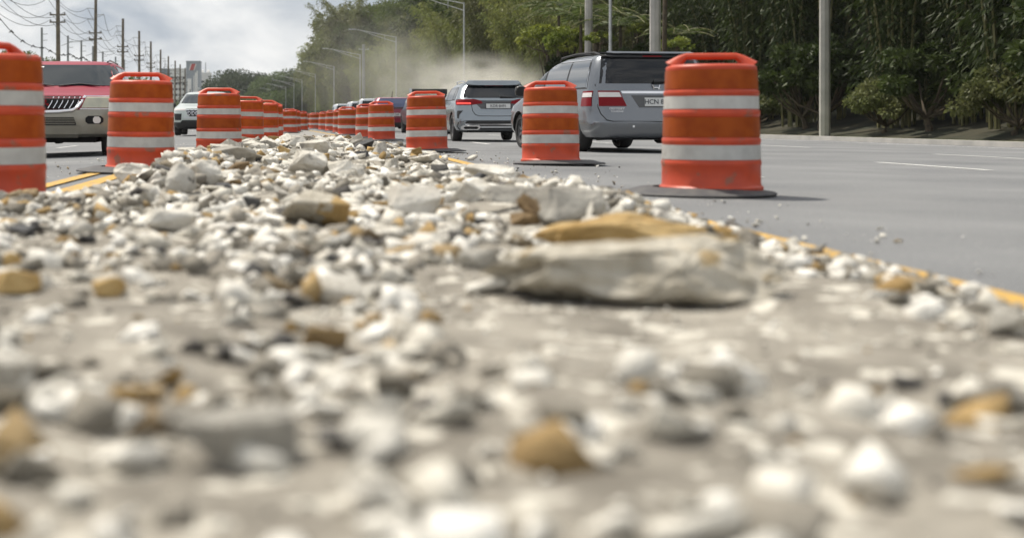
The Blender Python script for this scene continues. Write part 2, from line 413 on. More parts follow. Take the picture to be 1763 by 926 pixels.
# named rocks, from the photograph: centre x, bottom y, width, height in photo pixels -> placed on the bed
def rock(p, q, wpx, hpx, m, seed, label, name='rock', depth=.8, rz=0, tilt=(0, 0), gl=.06, n=16, rough=.05, boxy=.45, cat='rock', z0=None, group=None):
    Y = (H-gl)*F/(q-PY)
    for _ in range(3):
        X = (p-PX)*Y/F; Y = (H-gz(X, Y)-.0)*F/(q-PY)
    X = (p-PX)*Y/F; s = Y/F
    w, h = wpx*s, hpx*s
    me = hull_mesh(name, seed, n, 1, m, rough, boxy)
    co = np.array([v.co[:] for v in me.vertices])
    rot = np.array(Euler((tilt[0], tilt[1], rz)).to_matrix()); co = co @ rot.T
    ext = co.max(0)-co.min(0); co = (co-(co.max(0)+co.min(0))/2)/ext*np.array([w, w*depth, h])
    me.vertices.foreach_set('co', co.astype(np.float32).ravel()); me.update()
    ZONES.append((X, Y, w))
    o = link(name, me); o.location = (X, Y+w*depth*.3, gz(X, Y)+h*.44)
    return tag(o, label, cat, group)
K = lambda k: M['rock_'+k]
block = rock(545, 392, 122, 66, K('dusty'), 5, 'blocky broken concrete chunk, grey front and ochre end, alone mid-rubble', 'concrete_chunk', .9, .35, n=10, rough=.02, boxy=.95)
block.data.materials.append(K('ochre'))
for pgn in block.data.polygons:
    c = pgn.center
    if c.x > .035*math.sin(c.z*30)+.045: pgn.material_index = 1
big = rock(975, 364, 150, 70, K('grey'), 22, 'large rounded grey boulder at the right edge, dark brown at its left foot', 'boulder', .8, .3, n=22, rough=.06)
big.data.materials.append(K('brown'))
for pgn in big.data.polygons:
    if pgn.center.x < -.11 and pgn.center.z < .04: pgn.material_index = 1
rock(1060, 392, 130, 62, K('pale'), 31, 'bright white angular rock just right of the large grey boulder', 'rock', .7)
sl = rock(1095, 452, 330, 88, K('ochre'), 44, 'long ochre streaked slab sloping up to the right, behind the nearest pale slab', 'concrete_slab', .45, .1, n=22, rough=.09, tilt=(0, -.30), boxy=.2)
sl2 = rock(1120, 528, 560, 124, K('dusty'), 57, 'nearest long pale slab at the bottom right of the rubble', 'concrete_slab', .5, -.1, n=24, rough=.16, tilt=(0, -.22), boxy=.2)
rock(715, 378, 92, 56, K('spotted'), 61, 'grey speckled rock right of the ochre ended chunk', 'rock', .8)
rock(878, 358, 96, 46, K('grey'), 63, 'flat grey angular rock touching the large boulder on its left', 'rock', .7, n=12, boxy=.7)
rock(820, 348, 80, 42, K('pale'), 66, 'pale rounded rock between the speckled rock and the flat grey rock', 'rock', .8)
rock(846, 312, 92, 34, K('pale'), 71, 'long low pale slab at the right edge below the second right drum', 'rock', .6)
rock(532, 308, 76, 48, K('pale'), 73, 'bulky white grey rock in the middle of the rubble', 'rock', .9, rough=.07)
rock(545, 270, 60, 32, K('pale'), 79, 'bright white rock behind the bulky middle rock', 'rock', .8, rough=.07)
rock(592, 308, 60, 34, K('pale'), 83, 'pale wedge rock right beside the bulky middle rock', 'rock', .8, n=11)
rock(228, 322, 66, 48, K('pale'), 87, 'white jagged rock leaning at the left end of the heap', 'rock', .8, n=14, rough=.07)
rock(290, 336, 92, 58, K('spotted'), 91, 'large pale rock with black specks on the left heap', 'boulder', .8, n=22, rough=.06)
rock(278, 292, 46, 26, K('pale'), 93, 'pointed pale rock crowning the left heap before the drum', 'rock', .8, n=11)
rock(350, 318, 70, 46, K('pale'), 97, 'whitish rock at the right shoulder of the left heap', 'rock', .8)
rock(402, 282, 80, 34, K('grey'), 101, 'low grey rock below the third left drum', 'rock', .7, n=12)
rock(357, 288, 46, 18, K('ochre'), 103, 'small ochre rock left of two on the heap crest', 'rock', .7)
rock(408, 294, 56, 16, K('ochre'), 107, 'flat ochre rock right of the smaller ochre one on the crest', 'rock', .7)
rock(366, 308, 36, 20, K('dark'), 109, 'black lump of asphalt on the left heap', 'asphalt_lump', .8, cat='asphalt')
rock(384, 330, 34, 18, K('dark'), 111, 'smaller black asphalt lump below the heap', 'asphalt_lump', .8, cat='asphalt')
rock(445, 266, 38, 24, K('pale'), 113, 'small white rock before the fourth and fifth left drums', 'rock', .8)
rock(512, 256, 34, 24, K('pale'), 117, 'chalk white stone at the far crest of the rubble', 'rock', .8)
rock(292, 400, 92, 42, K('pale'), 119, 'smooth white rock lying low in the left foreground', 'rock', .8, n=26, rough=.03)
rock(25, 508, 84, 48, K('ochre'), 123, 'ochre yellow rock at the lower left corner', 'rock', .8)
rock(185, 508, 60, 38, K('ochre'), 127, 'ochre yellow stone near the bottom, right of the corner one', 'rock', .8)
rock(12, 456, 46, 28, K('ochre'), 129, 'small ochre stone at the left edge of the foreground', 'rock', .8)
rock(162, 392, 32, 18, K('brown'), 131, 'brown stone in the left foreground', 'rock', .8)
rock(838, 506, 90, 38, K('pale'), 133, 'white rock left of the nearest long slab', 'rock', .8)
rock(940, 415, 74, 34, K('pale'), 137, 'white rock below the large grey boulder', 'rock', .8)
rock(810, 460, 96, 34, K('grey'), 139, 'dusty grey rock in the foreground, left of the slabs', 'rock', .8)
rock(1160, 405, 60, 40, K('pale'), 141, 'white stone on the yellow line at the far right', 'rock', .8)
rock(1186, 480, 70, 46, K('grey'), 143, 'dusty grey stone at the right end of the nearest slab', 'rock', .8)
rock(38, 362, 44, 22, K('ochre'), 145, 'tan stone in front of the nearest left drum', 'rock', .8)
rock(700, 272, 46, 16, K('pale'), 147, 'flat pale rock at the right edge below the far drum', 'rock', .8)
rock(640, 262, 40, 20, K('pale'), 149, 'pale rock at the far right crest of the rubble', 'rock', .8)
rock(590, 256, 36, 16, K('pale'), 151, 'small pale rock at the middle of the far crest', 'rock', .8)
rock(910, 385, 60, 24, K('brown'), 153, 'dark brown flake wedged before the large boulder', 'rock', .8)
# scrap at the far crest
t = empty('scrap_heap', P(560, 240, 33), 0, 'dark burnt looking scrap and roots on the far crest of the rubble', 'scrap')
b = MB()
for k in range(26):
    x = R.gauss(0, .30); z = R.uniform(-.05, .02); a = R.uniform(-.5, .5)
    b.tube([(x, R.gauss(0, .2), z), (x+.14*math.cos(a), R.gauss(0, .2), z+.09*R.random()), (x+.3*math.cos(a), R.gauss(0, .2), z+.07*math.sin(a))], [.025, .03, .012], 5)
b.obj('debris', M['rock_brown'], t)
b = MB(); b.tube([(-.1, -.3, -.25), (.12, -.3, -.1), (.26, -.3, .0), (.30, -.3, .12), (.24, -.3, .16)], [.05, .07, .06, .05, .02], 6); b.obj('bent_strip', M['rock_pale'], t)
# anonymous rocks: the largest of the rest, each an object of its own
rmesh = {}
for k in ('pale', 'grey', 'ochre', 'dark', 'brown'):
    rmesh[k] = [hull_mesh('rock', 300+i*7+len(k), 11, .66, K(k), .025, -1) for i in range(5)]
LBL = {'pale': ('pale broken concrete fragment lying among the median rubble', 'pale rubble fragments'),
       'grey': ('dusty grey concrete fragment lying among the median rubble', 'grey rubble fragments'),
       'ochre': ('ochre stained stone lying among the median rubble', 'ochre rubble stones'),
       'dark': ('dark asphalt crumb lying among the median rubble', 'dark asphalt crumbs'),
       'brown': ('brown earthy stone lying among the median rubble', 'brown rubble stones')}
cnt = 0
while cnt < 225:
    y = 1.6+R.random()**1.3*24
    wl = float(np.interp(y, [0, 7.4, 8.4, 20, 44], [-1.75, -1.6, -1.25, -1.35, -.8])); wr = float(np.interp(y, [0, 9, 14, 20, 44], [1.9, 1.8, 1.55, 1.45, 1.0]))
    x = R.uniform(wl, wr)
    if (nse(x, y, .9, 21) < -.28 and R.random() < .7) or clear(x, y): continue
    k = R.choices(['pale', 'grey', 'ochre', 'dark', 'brown'], [58, 26, 8, 4, 4])[0]
    s = y*R.uniform(16, 48)/F if y > 3.4 else R.uniform(.04, .13)
    s = max(.04, min(s, .26))
    o = link('rock', R.choice(rmesh[k])); o.location = (x, y, gz(x, y)+s*.16)
    o.scale = (s*R.uniform(.9, 1.5), s*R.uniform(.8, 1.2), s*R.uniform(.6, 1.1)); o.rotation_euler = (R.gauss(0, .2), R.gauss(0, .2), R.uniform(0, 6.28))
    tag(o, LBL[k][0], 'rock', LBL[k][1]); cnt += 1

def scatter(n, y0, y1, s0, s1, p=1.8):
    for _ in range(n):
        y = math.sqrt(R.uniform(y0*y0, y1*y1)) if y1 < 12 else R.uniform(y0, y1)
        l, r = float(np.interp(y, [0, 7.6, 8.6, 20, 44], [-1.9, -1.80, -1.36, -1.50, -.9])), float(np.interp(y, [0, 9, 14, 20, 44], [2.05, 1.95, 1.70, 1.62, 1.15]))
        x = R.uniform(l, r)
        if nse(x, y, .9, 21) < -.24 and R.random() < .8: continue      # bare dusty patches
        sz = s0+(s1-s0)*R.random()**p
        if sz > .018 and clear(x, y): continue
        chip(x, y, sz)
scatter(5200, .7, 4.8, .010, .095, 2.2); scatter(2600, 3.6, 9, .02, .11, 1.8); scatter(6500, 3.5, 9, .008, .11, 4.0); scatter(9000, 8, 17, .010, .14, 4.5)
scatter(7000, 15, 29, .014, .14, 3.6); scatter(3000, 27, 42, .02, .09)
for _ in range(500): chip(max(-1.32, R.gauss(-.95, .24)), R.gauss(11.4, 1.4), R.uniform(.04, .15), sink=0)
for _ in range(260): chip(R.gauss(.35, .7), R.gauss(25, 5), R.uniform(.05, .17), sink=.1)
for _ in range(420): chip(2.12+abs(R.gauss(0, .45)), R.uniform(2, 34), .006+.03*R.random()**3, sink=.1)
for _ in range(160): chip(-2.2-abs(R.gauss(0, .35)), R.uniform(8, 30), .006+.03*R.random()**3, sink=.1)
link('rubble_chips', np_mesh('rubble_chips', np.vstack(AV), np.vstack(AF)), M['chips'], kind='stuff')


# ------------------------------------------------------------------ traffic drums
def band(r0, z0, r1, z1, t=.004):
    return [(r0-.01, z0), (r0+t, z0), (r1+t, z1), (r1-.01, z1)]
def make_drum():
    t = empty('traffic_drum')
    prof = [(.0, .02), (.352, .02), (.356, .055), (.348, .062), (.338, .075), (.337, .20), (.341, .212), (.341, .236), (.334, .246), (.331, .355), (.337, .366), (.337, .392), (.328, .402),
            (.324, .548), (.331, .556), (.331, .588), (.321, .598), (.319, .694), (.325, .702), (.325, .726), (.315, .736), (.309, .878), (.311, .886), (.308, .898), (.292, .910), (.25, .914), (.18, .915), (.0, .915)]
    MB().lathe(prof, 48).obj('body', M['orange'], t, smooth=50)
    MB().lathe(band(.334, .250, .331, .351), 48).obj('white_band', M['white_sheet'], t, smooth=40)
    MB().lathe(band(.321, .602, .319, .690), 48).obj('white_band', M['white_sheet'], t, smooth=40)
    MB().lathe(band(.328, .407, .324, .544), 48).obj('orange_band', M['orange_sheet'], t, smooth=40)
    MB().lathe(band(.315, .741, .309, .872), 48).obj('orange_band', M['orange_sheet'], t, smooth=40)
    b = MB()
    pts = [(-.255, 0, .895), (-.235, 0, .925), (-.205, 0, .955), (-.17, 0, .975), (.17, 0, .975), (.205, 0, .955), (.235, 0, .925), (.255, 0, .895)]
    b.tube([(x, yy, z) for x, yy, z in pts], [.075, .052, .034, .024, .024, .034, .052, .075], 10)
    b.obj('handle', M['orange'], t, smooth=60)
    MB().lathe([(.30, .003), (.54, .003), (.545, .014), (.53, .022), (.47, .030), (.40, .050), (.355, .054), (.30, .054)], 40, c=(.10, 0, 0)).obj('rubber_base', M['rubber'], t, smooth=40)
    return t
drum0 = make_drum()
left = [(-17, 281), (242, 171), (377, 116), (425, 86), (455, 73), (466.5, 63), (498, 42), (505, 38), (519, 33)]
right = [(1224, 243), (948, 144), (735, 105), (657, 69), (632, 59), (598, 49), (587, 41), (572, 36), (559, 32), (542, 28), (532, 25)]
LL = ['nearest orange traffic drum, cut by the left edge of the photo', 'orange traffic drum standing before the red and silver car', 'orange traffic drum standing before the pale green car, third in the left row',
      'fourth drum of the left row, partly behind the one before the pale green car', 'fifth drum of the left row, dark topped, behind the fourth', 'sixth drum of the left row, mostly hidden behind the fifth',
      'seventh drum of the left row, first of the far cluster', 'eighth drum of the left row, mostly hidden by the seventh', 'ninth and last drum seen in the left row']
RL = ['orange traffic drum cut by the right edge, nearest of the right row', 'orange traffic drum standing before the side of the grey minivan', 'orange traffic drum on a wide black base before the silver blue car',
      'orange traffic drum standing before the dark red car, fourth in the right row', 'fifth drum of the right row, half hidden behind the fourth', 'sixth drum of the right row, standing alone by the far crest of rubble',
      'seventh drum of the right row, half hidden by the sixth', 'eighth drum of the right row, far off', 'ninth drum of the right row, far off', 'tenth drum of the right row, far off', 'farthest drum seen, at the end of the right row']
first = True
for row, lab, sgn in ((left, LL, -1), (right, RL, 1)):
    for (p, hp_), lb in zip(row, lab):
        o = drum0 if first else copy_tree(drum0); first = False
        Y = F/hp_; X = (p-PX)*Y/F
        o.location = (X, Y, zroad(X-Xc(Y))+.004); o.rotation_euler = (0, 0, (R.uniform(-.25, .25) if sgn > 0 else math.pi+R.uniform(-.2, .2)))
        o.rotation_euler.x = R.gauss(0, .012); o.rotation_euler.y = R.gauss(0, .012)
        if hp_ == 243: o.rotation_euler = (0, 0, 3.0)
        if hp_ == 281: o.rotation_euler = (0, 0, 1.1)
        tag(o, lb, 'traffic drum', 'orange traffic drums along the median')

# ------------------------------------------------------------------ cars
class Car:
    """levels: z, y_front, y_rear, half width; +y is forward"""
    def __init__(s, name, label, cat, lev, rr, rf, bodymat, axles, wr, track, mats2=None, ring=(6, 6), wheelw=.24, rimmat=None, spokes=7):
        s.L = np.array(lev, float); s.rr = rr; s.rf = rf; s.cr = .06; s.cf = .09
        s.root = empty(name, label=label, cat=cat)
        zs = s.L[:, 0]; verts = []; nper = None
        for z in zs:
            ring_ = s.ring(z); nper = len(ring_); verts += ring_
        fs = []
        for i in range(len(zs)-1):
            for k in range(nper):
                k2 = (k+1) % nper; fs.append((i*nper+k, i*nper+k2, (i+1)*nper+k2, (i+1)*nper+k))
        fs.append(tuple(range(nper))[::-1]); fs.append(tuple(range((len(zs)-1)*nper, len(zs)*nper)))
        mb = MB().add(verts, fs); me = mb.mesh('body')
        me.materials.append(bodymat); me.materials.append(M['under'])
        if mats2:
            me.materials.append(mats2[1])
            for pgn in me.polygons:
                if pgn.center.z < mats2[0]: pgn.material_index = 2
        body = link('body', me, None, s.root); s.body = body
        cut = MB(); w = s.L[:, 3].max()
        for ay in axles:
            for sd in (-1, 1):
                cut.lathe([(0, -.26), (wr*1.16, -.26), (wr*1.16, .35), (0, .35)], 28, c=(sd*(w-.05), ay, wr), axis='X')
        cm = cut.mesh('cutter'); cm.materials.append(M['under']); co = bpy.data.objects.new('cutter', cm); COL.objects.link(co)
        md = body.modifiers.new('b', 'BOOLEAN'); md.operation = 'DIFFERENCE'; md.object = co; md.solver = 'EXACT'
        try: md.material_mode = 'TRANSFER'
        except Exception: pass
        bpy.context.view_layer.update()
        dg = bpy.context.evaluated_depsgraph_get(); nm = bpy.data.meshes.new_from_object(body.evaluated_get(dg))
        body.modifiers.clear(); body.data = nm; bpy.data.objects.remove(co)
        nm.polygons.foreach_set('use_smooth', np.ones(len(nm.polygons), bool)); nm.set_sharp_from_angle(angle=math.radians(33))
        b = MB(); b.box((0, (axles[0]+axles[1])/2, wr*.95), (w*1.35, abs(axles[0]-axles[1])+1.1, .20))
        b.box((0, axles[1], wr), (w*1.5, .12, .12)); b.box((0, axles[0], wr), (w*1.5, .12, .12))
        b.tube([(w*.3, axles[1]-.7, wr*.72), (w*.3, axles[1]-.25, wr*.72)], .10, 10)
        b.obj('underbody', M['under'], s.root)
        proto = None
        for ay in axles:
            for sd in (-1, 1):
                if proto is None:
                    hw = wheelw/2
                    ty = MB().lathe([(wr*.66, -hw*.8), (wr*.70, -hw), (wr*.93, -hw), (wr, -hw*.72), (wr*1.003, 0), (wr, hw*.72), (wr*.93, hw), (wr*.70, hw), (wr*.66, hw*.8)], 32, axis='X').obj('wheel', M['tyre'], s.root, smooth=45)
                    rb = MB().lathe([(0, hw*.55), (wr*.16, hw*.6), (wr*.2, hw*.35), (wr*.22, hw*.1), (wr*.62, hw*.0), (wr*.64, hw*.75), (wr*.70, hw*.8), (wr*.70, hw*.6), (wr*.67, -hw*.7)], 32, axis='X')
                    for k in range(spokes):
                        a = 2*math.pi*k/spokes
                        rb.box((hw*.55, math.cos(a)*wr*.40, math.sin(a)*wr*.40), (.03, wr*.50, wr*.13), rot=Matrix.Rotation(a, 3, 'X'))
                    rb.obj('rim', rimmat or M['rim'], ty, smooth=30)
                    proto = ty; o = ty
                else: o = copy_tree(proto, s.root)
                o.location = (sd*(track-wheelw/2), ay, wr); o.rotation_euler = (0, 0, 0 if sd > 0 else math.pi)
    def lv(s, z):
        return [float(np.interp(z, s.L[:, 0], s.L[:, c])) for c in (1, 2, 3)]
    def ring(s, z):
        yf, yr, w = s.lv(z); rr, rf = min(s.rr, w*.8), min(s.rf, w*.8); h = []
        for k in range(6): x = (w-rr)*k/5; h.append((x, yr+s.cr*(x/w)**2))
        c = s.cr*((w-rr)/w)**2
        for k in range(1, 7): a = math.pi/2*k/6; h.append((w-rr+rr*math.sin(a), yr+c+rr*(1-math.cos(a))))
        cf = s.cf*((w-rf)/w)**2
        y0, y1 = yr+c+rr, yf-cf-rf
        for k in range(1, 12): h.append((w, y0+(y1-y0)*k/12))
        for k in range(0, 6): a = math.pi/2*k/6; h.append((w-rf+rf*math.cos(a), y1+rf*math.sin(a)))
        for k in range(6): x = (w-rf)*(1-k/5); h.append((x, yf-s.cf*(x/w)**2))
        full = h+[(-x, y) for x, y in h[-2:0:-1]]
        return [(x, y, z) for x, y in full]
    def pt(s, face, a, z):
        yf, yr, w = s.lv(z); rr, rf = min(s.rr, w*.8), min(s.rf, w*.8)
        if face == 'rear' or face == 'front':
            r = rr if face == 'rear' else rf; cw = s.cr if face == 'rear' else s.cf
            x = a; ax = min(abs(x), w-.001); t = ax-(w-r)
            d = cw*(min(ax, w-r)/w)**2
            if t > 0: d += r-math.sqrt(max(r*r-t*t, 0))
            return Vector((x if abs(x) < w else math.copysign(w, x), yr+d if face == 'rear' else yf-d, z))
        sg = -1 if face == 'left' else 1
        c = s.cr*((w-rr)/w)**2; cf = s.cf*((w-rf)/w)**2; y = a; x = w
        t = (yr+c+rr)-y
        if t > 0: x = w-rr+math.sqrt(max(rr*rr-t*t, 0))
        t = y-(yf-cf-rf)
        if t > 0: x = w-rf+math.sqrt(max(rf*rf-t*t, 0))
        return Vector((sg*x, y, z))
    def patch(s, name, face, rows, m, off=.006, n=8, sub=4, parent=None, depth=.02, mirror=False):
        rr_ = []
        for (z0, a0, b0), (z1, a1, b1) in zip(rows[:-1], rows[1:]):
            for k in range(sub): t = k/sub; rr_.append((z0+(z1-z0)*t, a0+(a1-a0)*t, b0+(b1-b0)*t))
        rr_.append(rows[-1])
        def nrm(a, z):
            e = .004; d1 = s.pt(face, a+e, z)-s.pt(face, a-e, z); d2 = s.pt(face, a, z+e)-s.pt(face, a, z-e)
            v = d1.cross(d2)
            if v.length < 1e-9: v = Vector((0, -1, 0)) if face == 'rear' else Vector((0, 1, 0))
            v.normalize()
            out = {'rear': Vector((0, -1, .2)), 'front': Vector((0, 1, .2)), 'left': Vector((-1, 0, .1)), 'right': Vector((1, 0, .1))}[face]
            return v if v.dot(out) > 0 else -v
        outs = []; ins = []
        for (z, a, b) in rr_:
            for k in range(n+1):
                u = a+(b-a)*k/n; p = s.pt(face, u, z); v = nrm(u, z); outs.append(p+v*off); ins.append(p-v*depth)
        nr, nc = len(rr_), n+1; T = nr*nc; fs = []
        for i in range(nr-1):
            for k in range(n):
                a = i*nc+k; fs.append((a, a+1, a+nc+1, a+nc))
        bd = [k for k in range(nc)]+[i*nc+n for i in range(1, nr)]+[(nr-1)*nc+k for k in range(n-1, -1, -1)]+[i*nc for i in range(nr-2, 0, -1)]
        for a, b in zip(bd, bd[1:]+bd[:1]): fs.append((a, b, b+T, a+T))
        vs = outs+ins
        o = MB().add(vs, fs).obj(name, m, parent or s.root, smooth=30)
        if mirror:
            o2 = MB().add([(-v[0], v[1], v[2]) for v in vs], fs).obj(name, m, parent or s.root, smooth=30); return o, o2
        return o
    def rowseam(s, name, face, pts, m, wd=.008):
        b = MB(); b.tube([s.pt(face, a, z) for a, z in pts], wd, 5); return b.obj(name, m, s.root)
    def mirrorpair(s, y, z, m, size=(.20, .10, .17)):
        for sd in (-1, 1):
            w = s.lv(z)[2]; b = MB()
            b.box((sd*(w+.05), y+.02, z-.05), (.16, .05, .05)); x = sd*(w+.16)
            prof = [(.0, -1), (.8, -.9), (1, -.3), (1, .3), (.8, .9), (0, 1)]
            for k in range(1): pass
            n = 10; vs = []; fs = []
            for i, (sc, dy) in enumerate([(.85, -.5), (1, -.3), (.95, .2), (.55, .5)]):
                for j in range(n):
                    a = 2*math.pi*j/n; cx, cz = math.cos(a), math.sin(a)
                    cx, cz = [math.copysign(abs(v)**.5, v) for v in (cx, cz)]
                    vs.append((x+cx*sc*size[0]/2, y+dy*size[1], z+cz*sc*size[2]/2))
            for i in range(3):
                for j in range(n): fs.append((i*n+j, i*n+(j+1) % n, (i+1)*n+(j+1) % n, (i+1)*n+j))
            fs.append(tuple(range(n))); fs.append(tuple(range(3*n, 4*n)))
            b.add(vs, fs); b.obj('mirror', m, s.root, smooth=50)
    def place(s, x, y, rz, z=None):
        s.root.location = (x, y, z if z is not None else zroad(x-Xc(y))); s.root.rotation_euler = (0, 0, rz)

def plate(car, face, x0, x1, z0, z1, txt, size, sx=1.0, off=.012, frame=None):
    pl = car.patch('licence_plate', face, [(z0, x0, x1), (z1, x0, x1)], M['plate'], off=off, n=3, sub=1)
    if frame: car.patch('plate_frame', face, [(z0-.015, x0-.02, x1+.02), (z1+.015, x0-.02, x1+.02)], M['black_trim'], off=off-.004, n=3, sub=1)
    zc, xc = (z0+z1)/2, (x0+x1)/2
    p = car.pt(face, xc, zc); p2 = car.pt(face, xc, zc+.05); tilt = math.atan2(p2.y-p.y, .05)
    sg = -1 if face == 'rear' else 1
    text_obj('plate_text', txt, size, M['ink'], pl, (xc, p.y+sg*(off+.004), zc), (math.pi/2-tilt*(1 if face == 'rear' else -1), 0, 0 if face == 'rear' else math.pi), sx)
    return pl

# --- grey minivan (rear to the camera, drifting left)
lev = [(.22, 2.42, -2.40, .98), (.27, 2.50, -2.53, 1.08), (.40, 2.55, -2.58, 1.15), (.52, 2.56, -2.58, 1.165), (.56, 2.56, -2.54, 1.165), (.72, 2.53, -2.52, 1.165), (.85, 2.42, -2.51, 1.16), (.97, 1.95, -2.50, 1.15), (1.06, 1.52, -2.48, 1.135), (1.18, 1.30, -2.44, 1.11),
       (1.30, 1.06, -2.40, 1.085), (1.45, .74, -2.34, 1.04), (1.58, .36, -2.27, .985), (1.63, .12, -2.25, .95), (1.675, -.10, -2.24, .90), (1.70, -.40, -2.20, .82), (1.715, -.75, -2.05, .62)]
van = Car('minivan', 'grey minivan seen from behind with tinted rear window and roof rails', 'minivan', lev, .26, .55, M['van_paint'], (1.56, -1.52), .345, 1.13, spokes=7)
van.patch('rear_window', 'rear', [(1.19, -.985, .985), (1.42, -.93, .93), (1.66, -.86, .86)], M['glass'], n=14)
van.patch('spoiler', 'rear', [(1.674, -.78, .78), (1.690, -.74, .74)], M['van_paint'], off=.07, n=12, sub=1, depth=.03)
van.patch('spoiler_shade', 'rear', [(1.640, -.86, .86), (1.664, -.86, .86)], M['black_trim'], off=.05, n=12, sub=1, depth=.0)  # black strip painted in as the shade under the spoiler
van.patch('brake_light', 'rear', [(1.644, -.17, .17), (1.662, -.17, .17)], M['red_lens'], off=.055, n=4, sub=1, depth=.0)
for sd in ('left', 'right'):
    van.patch('window_frame', sd, [(1.10, -2.16, 1.10), (1.40, -2.11, .66), (1.615, -2.0, .22)], M['black_trim'], off=.002, n=14)
    van.patch('side_window', sd, [(1.13, -2.10, -1.12), (1.40, -2.06, -1.12), (1.60, -1.96, -1.12)], M['side_glass'], off=.005)
    van.patch('side_window', sd, [(1.13, -1.04, .08), (1.40, -1.04, .08), (1.60, -1.04, .05)], M['side_glass'], off=.005)
    van.patch('side_window', sd, [(1.13, .17, 1.02), (1.40, .17, .60), (1.59, .17, .22)], M['glass_clear'], off=.005)
    van.rowseam('window_trim', sd, [(-2.13, 1.115), (-2.08, 1.40), (-1.97, 1.615), (-.5, 1.622), (.05, 1.615)], M['chrome'], .010)
    van.patch('door_handle', sd, [(.98, .25, .45), (1.01, .25, .45)], M['van_paint'], off=.03, sub=1, n=3)
    sg = -1 if sd == 'left' else 1
    b = MB(); b.tube([(sg*.80, .1, 1.67), (sg*.84, -.1, 1.72), (sg*.85, -.9, 1.755), (sg*.84, -1.75, 1.75), (sg*.81, -1.95, 1.70)], .020, 6); b.obj('roof_rail', M['black_trim'], van.root)
for yy in (-.5, -1.5): b = MB(); b.tube([(-.83, yy, 1.755), (0, yy, 1.765), (.83, yy, 1.755)], .018, 6); b.obj('roof_bar', M['black_trim'], van.root)
van.mirrorpair(1.05, 1.13, M['black_trim'], (.24, .14, .20))
def taillamp(s):
    f = lambda a, b: (a, b) if s < 0 else (-b, -a)
    r = lambda z, a, b: (z, *f(a, b))
    o = van.patch('taillight', 'rear', [r(.80, -1.02, -.545), r(1.06, -1.02, -.665)], M['red_lens'], off=.014)
    van.patch('clear_strip', 'rear', [r(.955, -1.015, -.635), r(1.035, -1.015, -.67)], M['clear_lens'], off=.019, parent=o)
    sd = 'left' if s < 0 else 'right'
    o = van.patch('taillight', sd, [(.80, -2.36, -1.98), (1.06, -2.34, -2.02)], M['red_lens'], off=.012)
    van.patch('clear_strip', sd, [(.955, -2.35, -2.03), (1.03, -2.34, -2.04)], M['clear_lens'], off=.017, parent=o)
taillamp(-1); taillamp(1)
van.patch('chrome_strip', 'rear', [(1.012, -.62, .62), (1.055, -.64, .64)], M['chrome'], off=.022, n=10, sub=1)
van.patch('plate_recess', 'rear', [(.775, -.32, .32), (.985, -.46, .46)], M['dark_paint'], off=.003, n=6, sub=2)
plate(van, 'rear', -.225, .225, .80, .945, 'HCN 811', .115, 1.02, off=.014)
van.rowseam('tailgate_seam', 'rear', [(-1.04, 1.18), (-1.035, .78), (-.99, .66), (-.90, .565), (-.80, .54), (0, .535), (.80, .54), (.90, .565), (.99, .66), (1.035, .78), (1.04, 1.18)], M['black_trim'], .009)
b = MB()
yb = van.pt('rear', 0, 1.125).y-.02
for sg in (-1, 1): b.tube([(sg*.042, yb, 1.085), (sg*.05, yb, 1.125), (sg*.062, yb, 1.165)], .011, 6)
b.tube([(-.05, yb, 1.118), (.05, yb, 1.118)], .010, 6); b.tube([(-.075, yb, 1.166), (-.05, yb, 1.166)], .008, 5); b.tube([(.05, yb, 1.086), (.075, yb, 1.086)], .008, 5)
b.obj('emblem', M['chrome'], van.root)
text_obj('badge', 'ODYSSEY', .048, M['chrome'], van.root, (-.72, van.pt('rear', -.72, .76).y-.012, .757), (math.pi/2, 0, -.06), 1.35)
text_obj('badge', 'TOURING', .038, M['chrome'], van.root, (-.72, van.pt('rear', -.72, .71).y-.012, .708), (math.pi/2, 0, -.06), 1.3)
b = MB(); b.tube([(-.05, van.pt('rear', 0, 1.22).y-.05, 1.22), (.55, van.pt('rear', .55, 1.24).y-.04, 1.24)], [.028, .014], 6); b.obj('rear_wiper', M['black_trim'], van.root)
b = MB(); b.lathe([(0, 0), (.018, 0)], 10, c=(0, 0, 0), axis='X')
for xx in (-.45, .45): 
    p = van.pt('rear', xx, .455); MB().box((xx, p.y-.004, .455), (.035, .012, .035)).obj('parking_sensor', M['chrome'], van.root)
van.patch('lower_bumper', 'rear', [(.23, -.98, .98), (.285, -1.05, 1.05)], M['black_trim'], off=.006, n=10, sub=1)
Yr = 23.2; Xr = (1133-PX)*Yr/F; rz = math.radians(8.5)
van.place(Xr-2.55*math.sin(rz), Yr+2.55*math.cos(rz), rz)

# --- silver blue crossover, rear to the camera
lev = [(.24, 2.25, -2.18, .90), (.30, 2.32, -2.30, .99), (.42, 2.36, -2.33, 1.035), (.58, 2.38, -2.335, 1.05), (.66, 2.38, -2.30, 1.05), (.80, 2.36, -2.27, 1.045), (.95, 2.20, -2.25, 1.03), (1.02, 1.7, -2.23, 1.01), (1.08, 1.15, -2.21, .99), (1.15, .95, -2.14, .965),
       (1.25, .75, -2.02, .925), (1.38, .48, -1.86, .865), (1.46, .22, -1.76, .815), (1.51, -.05, -1.80, .76), (1.545, -.35, -1.72, .66), (1.56, -.7, -1.45, .45)]
gl = Car('crossover', 'silver blue crossover seen from behind with lit left tail light', 'crossover', lev, .30, .5, M['silverblue_paint'], (1.42, -1.40), .36, 1.035, rimmat=M['rim'])
gl.patch('rear_window', 'rear', [(1.13, -.84, .84), (1.30, -.78, .78), (1.46, -.66, .66)], M['glass'], n=12)
gl.patch('brake_light', 'rear', [(1.470, -.24, .24), (1.495, -.24, .24)], M['red_lens'], off=.03, n=4, sub=1, depth=.0)
